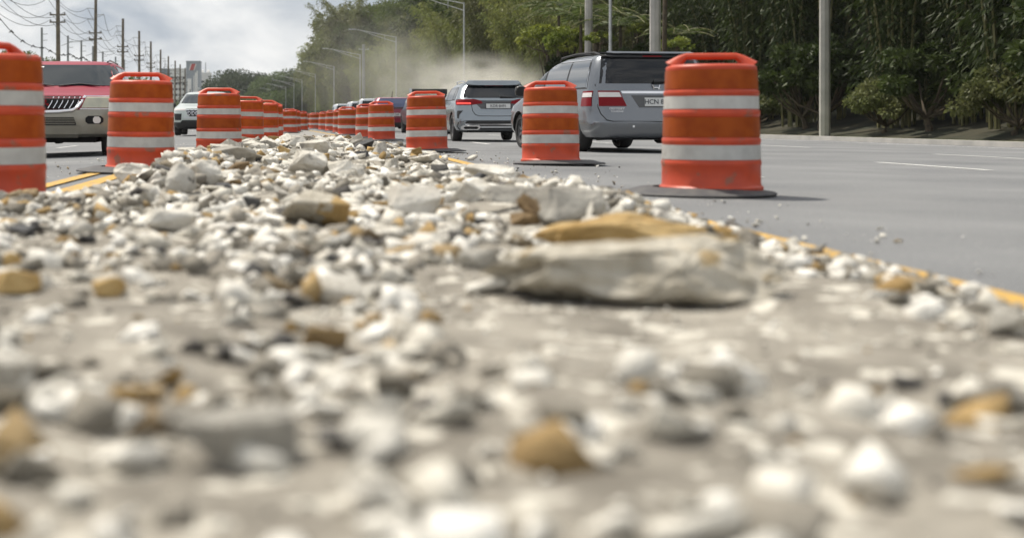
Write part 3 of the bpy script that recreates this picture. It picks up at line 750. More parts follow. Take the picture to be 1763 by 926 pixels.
gl.patch('spoiler', 'rear', [(1.505, -.68, .68), (1.525, -.62, .62)], M['silverblue_paint'], off=.07, n=10, sub=2)
for sd in ('left', 'right'):
    gl.patch('window_frame', sd, [(1.07, -1.66, .88), (1.25, -1.60, .60), (1.42, -1.45, .22)], M['black_trim'], off=.002, n=14)
    gl.patch('side_window', sd, [(1.10, -1.62, -1.25), (1.25, -1.55, -1.25), (1.40, -1.42, -1.25)], M['glass'], off=.005)
    gl.patch('side_window', sd, [(1.09, -1.17, -.15), (1.25, -1.17, -.15), (1.42, -1.17, -.15)], M['glass'], off=.005)
    gl.patch('side_window', sd, [(1.09, -.07, .80), (1.25, -.07, .55), (1.41, -.07, .20)], M['glass_clear'], off=.005)
    sg = -1 if sd == 'left' else 1
    b = MB(); b.tube([(sg*.70, -.1, 1.525), (sg*.74, -.3, 1.575), (sg*.74, -1.2, 1.585), (sg*.70, -1.5, 1.545)], .016, 6); b.obj('roof_rail', M['chrome'], gl.root)
gl.mirrorpair(.75, 1.12, M['silverblue_paint'])
for s in (-1, 1):
    f = lambda z, a, b: (z, a, b) if s < 0 else (z, -b, -a)
    tl = gl.patch('taillight', 'rear', [f(.945, -1.0, -.66), f(.985, -1.01, -.36), f(1.07, -1.0, -.40), f(1.085, -.98, -.62)], M['red_lens'], off=.012)
    gl.patch('lit_strip', 'rear', [f(.965, -.985, -.66), f(1.005, -.985, -.66)], M['bright_red_lens'], off=.017, parent=tl, sub=1)
    gl.patch('air_slot', 'rear', [f(.60, -1.0, -.965), f(.70, -1.0, -.95), f(.80, -.99, -.86)], M['black_trim'], off=.006, sub=3, n=4)
    ex = gl.patch('exhaust_tip', 'rear', [f(.315, -.84, -.50), f(.345, -.90, -.44), f(.40, -.91, -.42), f(.425, -.86, -.46)], M['chrome'], off=.03, sub=2)
    gl.patch('exhaust_opening', 'rear', [f(.338, -.80, -.52), f(.36, -.84, -.48), f(.385, -.84, -.48), f(.402, -.80, -.52)], M['under'], off=.034, sub=2, parent=ex)
gl.patch('lower_bumper', 'rear', [(.25, -.90, .90), (.40, -1.0, 1.0), (.50, -.98, .98), (.55, -.80, .80)], M['black_trim'], off=.008, n=10)
gl.patch('chrome_strip', 'rear', [(.435, -.80, .80), (.462, -.82, .82)], M['chrome'], off=.022, n=8, sub=1)
gl.patch('silver_trim', 'rear', [(.365, -.42, .42), (.405, -.44, .44)], M['silver_paint'], off=.02, n=8, sub=1)
gl.patch('plate_recess', 'rear', [(.845, -.40, .42), (1.0, -.55, .57), (1.045, -.55, .57)], M['dark_paint'], off=.004, n=6, sub=2)
gl.patch('tailgate_ledge', 'rear', [(1.055, -.42, .42), (1.10, -.62, .62)], M['silverblue_paint'], off=.02, n=6, sub=1)
plate(gl, 'rear', -.27, .35, .862, .975, 'KDR·8491', .098, 1.0, off=.016, frame=True)
gl.rowseam('tailgate_seam', 'rear', [(-.98, 1.09), (-.64, .93), (-.62, .80), (-.55, .70), (-.45, .665), (0, .66), (.45, .665), (.55, .70), (.62, .80), (.64, .93), (.98, 1.09)], M['black_trim'], .009)
b = MB(); b.tube([(.10, gl.pt('rear', .1, 1.16).y-.05, 1.155), (.52, gl.pt('rear', .5, 1.15).y-.05, 1.145)], [.03, .015], 6); b.obj('rear_wiper', M['black_trim'], gl.root)
Yr = 34.6; rz = math.radians(1.5)
gl.place((852-PX)*Yr/F, Yr+2.33, rz)

# --- red over champagne SUV, front to the camera (built facing +y, turned round)
lev = [(.33, 2.22, -2.25, .92), (.38, 2.30, -2.30, 1.02), (.50, 2.34, -2.32, 1.07), (.66, 2.345, -2.32, 1.085), (.75, 2.32, -2.31, 1.085), (.76, 2.29, -2.31, 1.085), (.94, 2.22, -2.30, 1.085), (.985, 2.08, -2.29, 1.07), (1.03, 1.75, -2.28, 1.05), (1.09, 1.25, -2.27, 1.03), (1.14, .92, -2.26, 1.01),
       (1.25, .74, -2.23, .975), (1.43, .44, -2.18, .915), (1.54, .24, -2.14, .87), (1.59, .02, -2.10, .80), (1.618, -.25, -2.0, .70), (1.632, -.6, -1.8, .5)]
mo = Car('suv', 'red suv with champagne lower body and slanted bar grille, facing the camera', 'suv', lev, .30, .42, M['red_paint'], (1.42, -1.30), .36, 1.075, mats2=(.755, M['champagne']), spokes=6, wheelw=.27)
mo.patch('windscreen', 'front', [(1.165, -.87, .87), (1.32, -.85, .85), (1.532, -.79, .79)], M['glass_clear'], n=14)
mo.patch('windscreen_sticker', 'front', [(1.48, .30, .42), (1.50, .30, .42)], M['plate'], off=.010, n=2, sub=1)
for sd in ('left', 'right'):
    mo.patch('window_frame', sd, [(1.13, -2.0, .68), (1.30, -1.97, .47), (1.53, -1.9, .15)], M['black_trim'], off=.002, n=14)
    mo.patch('side_window', sd, [(1.15, .05, .62), (1.30, .05, .44), (1.51, .05, .12)], M['glass'], off=.005)
    mo.patch('side_window', sd, [(1.15, -.95, -.03), (1.30, -.95, -.03), (1.51, -.95, -.03)], M['glass'], off=.005)
    mo.patch('side_window', sd, [(1.15, -1.95, -1.03), (1.30, -1.93, -1.03), (1.51, -1.85, -1.03)], M['glass'], off=.005)
    sg = -1 if sd == 'left' else 1
    b = MB(); b.tube([(sg*.74, .0, 1.595), (sg*.76, -.2, 1.63), (sg*.76, -1.7, 1.63), (sg*.72, -1.9, 1.595)], .016, 6); b.obj('roof_rail', M['dark_paint'], mo.root)
mo.mirrorpair(.62, 1.13, M['black_trim'], (.22, .12, .17))
gr = mo.patch('grille', 'front', [(.765, -.40, .40), (.80, -.47, .47), (.955, -.55, .55)], M['under'], off=.012, n=10)
b = MB()
pts = [(-.60, .965), (-.50, .80), (-.42, .745), (-.2, .725), (0, .72), (.2, .725), (.42, .745), (.50, .80), (.60, .965)]
pp = [mo.pt('front', a, z)+Vector((0, .015, 0)) for a, z in pts]
b.tube(pp, .030, 8); b.obj('grille_surround', M['chrome'], mo.root, smooth=60)
for s in (-1, 1):
    for k in range(6):
        x0 = .04+k*.082; b = MB()
        b.tube([mo.pt('front', s*x0, .775)+Vector((0, .022, 0)), mo.pt('front', s*(x0+.045), .86)+Vector((0, .022, 0)), mo.pt('front', s*(x0+.075), .955)+Vector((0, .022, 0))], .010, 5); b.obj('grille_bar', M['chrome'], gr)
b = MB()
for a in (90, 210, 330):
    a = math.radians(a); u = Vector((math.cos(a), 0, math.sin(a))); v = Vector((-math.sin(a), 0, math.cos(a))); c = Vector((0, mo.pt('front', 0, .86).y+.03, .855))
    b.add([c, c+u*.035+v*.022, c+u*.07, c+u*.035-v*.022], [(0, 1, 2, 3)])
b.obj('emblem', M['red_lens'], gr)
for s in (-1, 1):
    f = lambda z, a, b: (z, a, b) if s > 0 else (z, -b, -a)
    hl = mo.patch('headlight', 'front', [f(.785, .55, 1.02), f(.82, .565, 1.05), f(.93, .61, 1.05), f(.945, .63, 1.04)], M['yellowed_lens'], off=.012)
    mo.patch('chrome_strip', 'front', [f(.755, .53, 1.05), f(.772, .53, 1.05)], M['chrome'], off=.02, n=8, sub=1)
    mo.patch('hood_trim', 'front', [f(.955, .60, 1.02), f(.968, .60, 1.02)], M['chrome'], off=.012, n=8, sub=1)
    fg = mo.patch('fog_light_recess', 'front', [f(.535, .66, .85), f(.57, .62, .89), f(.625, .62, .89), f(.66, .66, .85)], M['under'], off=.006)
    mo.patch('fog_light', 'front', [f(.545, .76, .82), f(.575, .735, .845), f(.62, .735, .845), f(.65, .76, .82)], M['clear_lens'], off=.02, parent=fg)
    MB().box((s*.74, -.2, .4), (.5, 3.2, .05)).obj('sill', M['under'], mo.root)
lo = mo.patch('lower_intake', 'front', [(.515, -.48, .48), (.56, -.47, .47), (.64, -.44, .44)], M['under'], off=.008, n=8)
for k in range(4): mo.patch('intake_slat', 'front', [(.532+k*.028, -.46, .46), (.541+k*.028, -.46, .46)], M['champagne'], off=.013, n=6, sub=1, parent=lo)
mo.patch('skid_plate', 'front', [(.345, -.50, .50), (.505, -.54, .54)], M['champagne'], off=.03, n=8)
mo.patch('bumper_seam', 'front', [(.462, .56, 1.0), (.470, .56, 1.0)], M['dark_paint'], off=.004, n=8, sub=1)
mo.rowseam('hood_seam', 'front', [(-1.0, .972), (-.5, .978), (0, .98), (.5, .978), (1.0, .972)], M['under'], .006)
for x0, x1 in ((-.70, -.02), (.05, .72)):
    b = MB(); b.tube([mo.pt('front', x0, 1.155)+Vector((0, .03, .01)), mo.pt('front', (x0+x1)/2, 1.20)+Vector((0, .03, 0)), mo.pt('front', x1, 1.165)+Vector((0, .03, 0))], .012, 5); b.obj('wiper', M['black_trim'], mo.root)
Yf = 21.0; mo.place((66-PX)*Yf/F, Yf+2.34, math.pi+math.radians(2.5))

# --- pale green SUV farther up the left carriageway
lev = [(.26, 2.2, -2.2, .92), (.32, 2.28, -2.3, 1.0), (.5, 2.34, -2.32, 1.05), (.8, 2.34, -2.3, 1.06), (.98, 2.26, -2.3, 1.05), (1.06, 2.0, -2.28, 1.04), (1.14, 1.2, -2.26, 1.02), (1.19, .95, -2.25, .99), (1.35, .6, -2.2, .93), (1.52, .25, -2.12, .85), (1.62, 0, -2.05, .77), (1.68, -.3, -1.95, .68), (1.70, -.7, -1.7, .5)]
hy_ = Car('suv', 'pale green suv with chrome grille and black lower bumper, facing the camera', 'suv', lev, .3, .45, M['mint_paint'], (1.42, -1.35), .36, 1.05, mats2=(.50, M['black_trim']), spokes=5)
hy_.patch('windscreen', 'front', [(1.22, -.88, .88), (1.4, -.82, .82), (1.58, -.72, .72)], M['glass_clear'], n=10)
g = hy_.patch('grille', 'front', [(.72, -.42, .42), (.80, -.52, .52), (1.0, -.56, .56)], M['under'], off=.01)
for k in range(4):
    for j in range(7):
        x = -.45+j*.15+(.05 if k % 2 else 0); hy_.patch('grille_bar', 'front', [(.76+k*.06, x-.055, x+.055), (.785+k*.06, x-.045, x+.045)], M['chrome'], off=.02, n=2, sub=1, parent=g)
for s in (-1, 1):
    f = lambda z, a, b: (z, a, b) if s > 0 else (z, -b, -a)
    hy_.patch('headlight', 'front', [f(.93, .58, 1.0), f(1.0, .60, 1.02)], M['clear_lens'], off=.012)
    hy_.patch('lamp_cluster', 'front', [f(.58, .74, .98), f(.82, .72, 1.02)], M['black_trim'], off=.008)
    hy_.patch('side_window', 'left' if s < 0 else 'right', [(1.2, -1.8, .6), (1.4, -1.75, .38), (1.58, -1.6, .1)], M['glass'], off=.005)
hy_.patch('bumper_trim', 'front', [(.635, -.62, .62), (.70, -.66, .66)], M['silver_paint'], off=.02)
hy_.patch('lower_intake', 'front', [(.33, -.9, .9), (.58, -.70, .70)], M['black_trim'], off=.01)
hy_.mirrorpair(.7, 1.15, M['black_trim'])
Yf = 50.5; hy_.place((346-PX)*Yf/F, Yf+2.3, math.pi)

# --- dark red car
lev = [(.25, 2.1, -2.1, .9), (.32, 2.2, -2.2, .99), (.55, 2.25, -2.24, 1.04), (.8, 2.2, -2.24, 1.05), (1.0, 1.9, -2.22, 1.04), (1.08, 1.1, -2.2, 1.02), (1.2, .85, -2.14, .98), (1.4, .5, -2.0, .92), (1.55, .15, -1.85, .85), (1.62, -.2, -1.8, .78), (1.66, -.6, -1.5, .6)]
dr = Car('hatchback', 'dark red car seen from behind between two drums', 'car', lev, .28, .5, M['dark_red_paint'], (1.38, -1.35), .34, 1.04)
dr.patch('rear_window', 'rear', [(1.18, -.92, .92), (1.38, -.88, .88), (1.60, -.78, .78)], M['blue_reflection_glass'], n=10)
dr.patch('dark_panel', 'rear', [(1.10, -.90, .90), (1.165, -.9, .9)], M['black_trim'], off=.006)
for s in (-1, 1):
    f = lambda z, a, b: (z, a, b) if s < 0 else (z, -b, -a)
    dr.patch('taillight', 'rear', [f(.88, -1.0, -.5), f(1.0, -1.0, -.42)], M['red_lens'], off=.012)
    dr.patch('side_window', 'left' if s < 0 else 'right', [(1.12, -1.7, .7), (1.35, -1.6, .4), (1.52, -1.45, .15)], M['glass'], off=.005)
dr.patch('chrome_strip', 'rear', [(.70, -.8, .8), (.72, -.8, .8)], M['chrome'], off=.012, sub=1)
plate(dr, 'rear', -.02, .30, .76, .90, '288', .13, 1.2, off=.014)
dr.patch('lower_bumper', 'rear', [(.27, -.9, .9), (.46, -.98, .98)], M['black_trim'], off=.008)
b = MB(); b.tube([(.0, -.9, 1.65), (.02, -1.05, 1.95)], [.02, .012], 5); b.obj('aerial', M['black_trim'], dr.root)
Yr = 64; dr.place((678-PX)*Yr/F, Yr+2.2, 0)

# --- three boxy silver cars in the queue
lev = [(.3, 2.1, -2.05, .92), (.36, 2.15, -2.12, 1.0), (.6, 2.2, -2.15, 1.05), (.98, 2.18, -2.15, 1.06), (1.06, 2.05, -2.14, 1.05), (1.12, .95, -2.13, 1.03), (1.2, .85, -2.12, 1.0), (1.5, .55, -2.06, .95), (1.68, .3, -2.0, .90), (1.76, .1, -1.95, .82), (1.79, -.3, -1.8, .6)]
sv = Car('boxy_suv', 'silver boxy suv with dark rear window, nearest of three in the far queue', 'suv', lev, .2, .4, M['silver_paint'], (1.4, -1.35), .37, 1.05)
sv.patch('rear_window', 'rear', [(1.22, -.80, .80), (1.45, -.78, .78), (1.66, -.72, .72)], M['glass'], n=8)
for s in (-1, 1):
    f = lambda z, a, b: (z, a, b) if s < 0 else (z, -b, -a)
    sv.patch('taillight', 'rear', [f(.95, -.98, -.84), f(1.15, -.98, -.84)], M['red_lens'], off=.012)
    sv.patch('side_window', 'left' if s < 0 else 'right', [(1.18, -1.85, .6), (1.4, -1.8, .45), (1.62, -1.7, .25)], M['glass'], off=.005)
sv.patch('lower_bumper', 'rear', [(.32, -.95, .95), (.62, -1.0, 1.0)], M['black_trim'], off=.01)
sv.root['group'] = 'silver suvs in the far queue'
Yr = 76; sv.place((647-PX)*Yr/F, Yr+2.1, 0)
for p, Yr, lb in ((621, 89, 'silver boxy suv with dark rear window, middle one of three in the far queue'), (594, 102, 'silver boxy suv with dark rear window, farthest of three in the far queue')):
    o = copy_tree(sv.root); o['label'] = lb; x = (p-PX)*Yr/F; o.location = (x, Yr, zroad(x-Xc(Yr))); o.rotation_euler = (0, 0, math.radians(3))
# --- dark truck with rack behind the third right drum
lev = [(.35, 2.6, -2.6, .85), (.45, 2.65, -2.7, .95), (.8, 2.65, -2.72, .98), (1.0, 2.5, -2.72, .98), (1.05, 1.5, -2.72, .97), (1.12, 1.25, -.6, .95), (1.4, .9, -.5, .88), (1.6, .6, -.45, .8), (1.66, .2, -.4, .6)]
tk = Car('pickup_truck', 'dark pickup truck with black rear rack, almost hidden behind a drum', 'pickup truck', lev, .15, .4, M['dark_paint'], (1.7, -1.6), .37, .96)
b = MB()
for x in (-.80, .55): b.box((x, -2.5, 1.4), (.07, .07, .85))
b.box((-.12, -2.5, 1.76), (1.45, .09, .20)); b.box((-.12, -2.5, 1.25), (1.45, .06, .06))
b.obj('rack', M['black_trim'], tk.root)
MB().box((-.91, -2.5, 1.78), (.10, .10, .22)).obj('rack_lamp', M['silver_paint'], tk.root)
Yr = 56; tk.place((745-PX)*Yr/F, Yr+2.6, 0)

# ------------------------------------------------------------------ street lamps along the right
def make_lamp():
    t = empty('street_lamp')
    MB().tube([(0, 0, 0), (0, 0, 6), (0, 0, 12)], [.115, .095, .075], 10).obj('pole', M['galv'], t, smooth=60)
    b = MB(); b.tube([(0, 0, 11.92), (-2.6, 0, 12.42), (-5.0, 0, 12.9), (-5.6, 0, 12.98)], [.05, .045, .04, .04], 6)
    b.tube([(0, 0, 11.25), (-2.4, 0, 12.0), (-4.6, 0, 12.78)], [.045, .04, .035], 6); b.tube([(-1.55, 0, 11.5), (-1.55, 0, 12.22)], .03, 5)
    b.obj('arm', M['galv'], t, smooth=60)
    b = MB(); vs = []; fs = []
    for i, (x, w, h) in enumerate([(-5.5, .05, .05), (-5.7, .13, .08), (-6.3, .16, .07), (-6.5, .10, .04)]):
        vs += [(x, -w, 12.95), (x, w, 12.95), (x, w*.7, 12.98+h), (x, -w*.7, 12.98+h)]
    for i in range(3):
        for k in range(4): fs.append((i*4+k, i*4+(k+1) % 4, i*4+4+(k+1) % 4, i*4+4+k))
    fs += [(0, 1, 2, 3), (12, 13, 14, 15)]
    b.add(vs, fs).obj('lamp_head', M['galv'], t)
    MB().box((0, 0, .12), (.36, .36, .24)).obj('base', M['conc_pole'], t)
    return t
lamp0 = make_lamp(); first = True
LP = [(1051, 80, 'street lamp pole rising behind the minivan between two concrete poles'), (799, 131, 'tall street lamp rising behind the silver blue crossover'), (682, 184, 'street lamp rising behind the dark red car'),
      (620, 233, 'street lamp beside a thicker grey utility pole'), (575, 284, 'fifth street lamp, whose tip touches the edge of the trees'), (543, 333, 'sixth street lamp from the right'), (520, 378, 'seventh street lamp from the right'),
      (506, 415, 'eighth street lamp from the right, far off'), (492, 455, 'ninth street lamp from the right, far off'), (478, 520, 'farthest street lamp seen, above the far drums')]
for p, Y, lb in LP:
    o = lamp0 if first else copy_tree(lamp0); first = False
    o.location = ((p-PX)*Y/F, Y, -.1); tag(o, lb, 'street lamp', 'street lamps along the right side of the road')
def conc_pole(p, Y, wpx, lb, hgt=13, m='conc_pole', n=8):
    t = empty('utility_pole', ((p-PX)*Y/F, Y, -.2), math.pi/8, lb, 'utility pole'); r = wpx*Y/F/2*1.04
    MB().tube([(0, 0, 0), (0, 0, hgt/2), (0, 0, hgt)], [r*1.04, r, r*.85], n).obj('pole', M[m], t)
    b = MB(); b.box((0, 0, hgt-.9), (1.9, .12, .12)); 
    for x in (-.85, 0, .85): b.tube([(x, 0, hgt-.84), (x, 0, hgt-.6)], [.05, .03], 6)
    b.obj('crossarm', M['galv'], t); return t
conc_pole(1013.5, 84, 13, 'pale concrete utility pole left of the thin lamp pole above the minivan')
conc_pole(1128, 70, 18, 'thickest concrete utility pole, above the minivan roof on the right')
conc_pole(626, 236, 5.5, 'grey utility pole close behind a street lamp, among dusty bamboo', 14, 'grey_pole')
conc_pole(1420, 60, 17, 'concrete utility pole beyond the right edge of the photo')
t = empty('tree_stump', P(1026, 84, 86)+Vector((0, 0, -5)), 0, 'brown broken trunk stump beside the left concrete pole', 'stump')
b = MB(); b.tube([(0, 0, 0), (.03, 0, 2.5), (0, 0, 5), (-.02, 0, 6.1)], [.25, .2, .19, .17], 9); b.obj('trunk', M['bark'], t)
b = MB()
for k in range(6): a = k*1.05; b.tube([(.13*math.cos(a), .13*math.sin(a), 6.0), (.15*math.cos(a), .15*math.sin(a), 6.15+.1*(k % 3))], [.05, .01], 4)
b.obj('splinter', M['bark'], t)
t = empty('dead_trunk', P(1142, 90, 73)+Vector((0, 0, -4)), 0, 'thin brown trunk close behind the thickest concrete pole', 'tree trunk')
b = MB(); b.tube([(0, 0, 0), (.05, 0, 4), (.12, 0, 8), (.0, 0, 13)], [.16, .14, .12, .09], 8); b.tube([(.1, 0, 7), (.7, .2, 8.6), (1.0, .3, 10)], [.07, .05, .02], 6); b.obj('trunk', M['bark'], t)

# ------------------------------------------------------------------ utility line on the left
poles = [(-30, 88), (101, 116), (163, 140), (211, 166), (240, 189), (260, 214), (276, 239), (289, 263), (301, 283), (310, 300), (318, 322)]
UL = ['', 'thick weathered wooden utility pole above the red suv, left one of the row', 'second wooden utility pole, above the red suv roof', 'third wooden utility pole, right of the red suv', 'fourth wooden utility pole, above the second left drum', 'fifth wooden utility pole from the left', 'sixth wooden utility pole from the left', 'seventh wooden utility pole, close to the white building',
      'eighth wooden utility pole, before the white building', 'ninth wooden utility pole, before the white building', 'farthest wooden utility pole, beside the grey tower']
UL[0] = 'wooden utility pole beyond the left edge of the photo'
att = []
for i, ((p, Y), lb) in enumerate(zip(poles, UL)):
    hgt = 13.0+(1.6 if i < 2 else 0); x = (p-PX)*Y/F
    t = empty('utility_pole', (x, Y, -.2), 0, lb, 'utility pole', 'wooden utility poles on the left')
    lean = R.uniform(-.12, .12)
    MB().tube([(0, 0, 0), (lean*.5, 0, hgt/2), (lean, 0, hgt+.2)], [.22, .185, .15], 9).obj('pole', M['wood_pole'], t, smooth=60)
    for z in (9.55, 8.92):
        b = MB(); b.box((lean*.7, -.16, z+.2), (1.35, .10, .12)); b.obj('crossarm', M['wood_pole'], t)
        for sx in (-.6, .6): MB().tube([(lean*.7+sx, -.16, z+.24), (lean*.7+sx, -.16, z+.42)], [.05, .075], 6).obj('insulator', M['grey_pole'], t)
    rs = 1 if i % 2 == 0 else -1
    for z, sg in ((12.1, -1), (11.45, rs), (10.95, -1)):
        MB().tube([(lean*.9, 0, z+.15), (lean*.9+sg*.85, 0, z+.22)], .035, 5).obj('bracket', M['grey_pole'], t)
    att.append([Vector((x+lean*.7+sx, Y-.16, z+.22)) for z in (9.55, 8.92) for sx in (-.6, .6)]+[Vector((x+lean*.9+sg*.85, Y, z+.02)) for z, sg in ((12.1, -1), (11.45, rs), (10.95, -1))])
WL = ['upper left', 'upper right', 'lower left', 'lower right', 'topmost', 'second highest', 'third highest']
for w in range(7):
    b = MB()
    for a, c in zip(att[:-1], att[1:]):
        p0, p1 = a[w], c[w]; sag = (1.15 if w < 4 else 1.35)*((p1-p0).length/26)**2
        b.tube([p0.lerp(p1, k/10)-Vector((0, 0, sag*4*(k/10)*(1-k/10))) for k in range(11)], .022, 4, cap=False)
    o = b.obj('power_line', M['wire']); tag(o, ('thin power line on the %s crossarm ends of the wooden poles' % WL[w]) if w < 4 else ('thin power line on the %s side brackets of the wooden poles' % WL[w]), 'power line', 'power lines between the wooden poles')
gp = [(72, 48, 163, 0), (117, 62, 178, 0), (140, 70, 192, 1), (160, 80, 205, 0), (177, 89, 222, 1), (199, 98, 240, 0), (214, 103, 262, 0)]
GL = ['first thin grey pole on the left, with two short brackets', 'second thin grey pole, between the two nearest wooden poles', 'third thin grey pole, carrying a long lamp arm', 'fourth thin grey pole, just left of the second wooden pole', 'fifth thin grey pole, with a lamp arm to the right', 'sixth thin grey pole, above the red suv roof edge', 'farthest thin grey pole on the left']
gat = []
for (p, q, Y, arm), lb in zip(gp, GL):
    pt = P(p, q, Y); t = empty('grey_pole', (pt.x, Y, -.2), 0, lb, 'pole', 'thin grey poles behind the wooden ones'); hz = pt.z+.2
    MB().tube([(0, 0, 0), (0, 0, hz)], [.17, .13], 8).obj('pole', M['grey_pole'], t, smooth=60)
    for z in (hz-.8, hz-1.55):
        MB().tube([(0, 0, z), (.7, 0, z+.03)], .035, 5).obj('bracket', M['grey_pole'], t)
    if arm:
        b = MB(); b.tube([(-2.8, 0, hz-.75), (-1.5, 0, hz-.25), (0, 0, hz-.15), (1.2, 0, hz+.02)], .045, 5); b.obj('lamp_arm', M['grey_pole'], t)
        MB().box((1.5, 0, hz+.04), (.8, .25, .1)).obj('lamp_head', M['grey_pole'], t)
    gat.append(Vector((pt.x+.4, Y-.2, hz-2.6)))
b = MB()
chain = [P(-60, -15, 130), P(3, 36, 140)]+gat
for a, c in zip(chain[:-1], chain[1:]): b.tube([a.lerp(c, k/8)-Vector((0, 0, .7*4*(k/8)*(1-k/8)*((c-a).length/20)**1.5)) for k in range(9)], .045, 5, cap=False)
for a, c in zip(chain[:-1], chain[1:]):
    for f in (.2, .45, .7, .92):
        p = a.lerp(c, f)-Vector((0, 0, .7*4*f*(1-f)*((c-a).length/20)**1.5)); b.tube([p+Vector((-.25, 0, -.1)), p+Vector((0, 0, .12)), p+Vector((.25, 0, -.12))], [.05, .11, .05], 5)
tag(b.obj('cable_bundle', M['wire']), 'thick sagging cable bundle with knots at the upper left', 'cable')

# ------------------------------------------------------------------ vegetation
def leaf_cards(C, D, ln, wd):
    """C,D (n,3) centres, unit directions -> rhombus cards"""
    n = len(C); r = rng.normal(size=(n, 3)); S = np.cross(D, r); S /= np.linalg.norm(S, axis=1, keepdims=True)+1e-9
    ln = np.asarray(ln).reshape(-1, 1); wd = np.asarray(wd).reshape(-1, 1)
    V = np.stack([C-D*ln/2, C+S*wd/2-D*ln*.05, C+D*ln/2, C-S*wd/2-D*ln*.05], 1).reshape(-1, 3)
    return V, np.arange(4*n).reshape(-1, 4)
def unit(a): return a/(np.linalg.norm(a, axis=1, keepdims=True)+1e-9)
def bamboo_meshes(h, n, N, spread, leafm, seed):
    r = np.random.default_rng(seed); b = MB(); cul = []
    for i in range(n):
        a = r.uniform(0, 6.28); rad = spread*math.sqrt(r.uniform(0, 1)); hh = h*r.uniform(.65, 1.0); lean = r.uniform(.06, .30)*hh
        a2 = a+r.normal(0, .5); base = np.array([rad*math.cos(a), rad*math.sin(a), 0]); out = np.array([math.cos(a2), math.sin(a2), 0])
        f = lambda t, base=base, out=out, hh=hh, lean=lean: base+out*lean*t**2.4+np.array([0, 0, hh*(t-.16*t**4)])
        cul.append((f, out)); b.tube([f(t) for t in (0, .25, .5, .7, .85, 1)], [.06, .055, .045, .035, .022, .008], 4, cap=False)
    C = []; D = []
    k = r.integers(0, n, N); t = 1-r.uniform(0, 1, N)**1.15*.86
    base = np.array([cul[i][0](tt) for i, tt in zip(k, t)]); an = r.uniform(0, 6.28, N); rr = r.uniform(.05, 1.25, N)*(.5+.8*(1-t))
    # leaves hang in sprays: quantise angle and height so that gaps open between sprays
    an = np.round(an/.7)*.7+r.normal(0, .16, N)+k; tz = np.round(t*h/.55)*.55-t*h
    C = base+np.stack([np.cos(an)*rr, np.sin(an)*rr, tz*.65-.42*rr**1.6+r.normal(0, .08, N)], 1)
    D = unit(np.stack([np.cos(an), np.sin(an), -.55-r.uniform(0, .9, N)], 1)+r.normal(0, .3, (N, 3)))
    V, Fq = leaf_cards(C, D, r.uniform(.28, .55, N), r.uniform(.06, .12, N))
    return b.mesh('bamboo_stems'), np_mesh('foliage', V, Fq, mats=[leafm])
def tree_meshes(h, cw, N, leafm, seed, flat=.75, nclump=26, trunk_h=.35, lsz=(.25, .5), bottom=.25):
    r = np.random.default_rng(seed); b = MB(); cl = []
    for i in range(nclump):
        v = unit(r.normal(size=(1, 3)))[0]; v[2] = abs(v[2])*1.1-bottom; rad = r.uniform(.35, 1.0)**.6
        c = np.array([v[0]*cw*rad*.5, v[1]*cw*rad*.5, h*(trunk_h+.10)+(h*(1-trunk_h)*.80)*(.42+v[2]*rad*flat*.75)])
        cl.append((c, r.uniform(.09, .19)*cw*r.uniform(.8, 1.2)))
    top = Vector((r.normal(0, .2), r.normal(0, .2), h*trunk_h*1.2)); R0 = h*.022+.05
    b.tube([(0, 0, -.6), (0.05, 0, h*trunk_h*.6), top], [R0*1.25, R0, R0*.75], 8)
    for c, s in cl[:14]:
        m = top.lerp(Vector(c), .5)+Vector((0, 0, -.05*h)); b.tube([top, m, Vector(c)], [R0*.5, R0*.3, .03], 5)
    per = N//nclump; Cs = []; Ds = []
    for c, s in cl:
        v = unit(r.normal(size=(per, 3))); q = r.uniform(.25, 1, (per, 1))**.45
        # tufts: leaves gather round a few twig ends per clump
        tw = unit(r.normal(size=(9, 3))); j = r.integers(0, 9, per); v = unit(v*.75+tw[j]*.8)
        o = v*q*s*np.array([1.15, 1.15, .72]); Cs.append(c+o); Ds.append(unit(v+r.normal(0, .55, (per, 3))+np.array([0, 0, -.3])))
    C = np.vstack(Cs); D = np.vstack(Ds); n = len(C); ln = r.uniform(lsz[0], lsz[1], n)
    V, Fq = leaf_cards(C, D, ln, ln*r.uniform(.35, .6, n))
    return b.mesh('trunk'), np_mesh('foliage', V, Fq, mats=[leafm])
def plant(kind, meshes, x, y, z, sc, label, cat, group=None, trunkname='trunk', tm='bark'):
    t = empty(kind, (x, y, z), R.uniform(0, 6.28), label, cat, group); t.scale = (sc*R.uniform(.9, 1.1), sc*R.uniform(.9, 1.1), sc*R.uniform(.93, 1.07))
    o = link(trunkname, meshes[0], M[tm], t)
    if trunkname != 'trunk': o['kind'] = 'stuff'
    link('foliage', meshes[1], None, t); return t
BB = [bamboo_meshes(15, 34, 15000, 1.5, M['bamboo_leaf'], 1), bamboo_meshes(13, 28, 12500, 1.3, M['bamboo_leaf'], 2), bamboo_meshes(16, 36, 15000, 1.8, M['olive_leaf'], 3)]
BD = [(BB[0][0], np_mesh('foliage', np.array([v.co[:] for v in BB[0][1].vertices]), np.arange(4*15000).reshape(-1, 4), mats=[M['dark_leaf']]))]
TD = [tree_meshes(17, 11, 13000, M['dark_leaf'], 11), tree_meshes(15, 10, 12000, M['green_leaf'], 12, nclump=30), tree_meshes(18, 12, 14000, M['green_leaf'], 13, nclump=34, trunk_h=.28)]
TE = [tree_meshes(17, 13, 13000, M['olive_leaf'], 51, nclump=44, trunk_h=.2, lsz=(.3, .6)), tree_meshes(16, 11, 12000, M['olive_leaf'], 52, nclump=40, trunk_h=.18, lsz=(.3, .6), bottom=.4)]
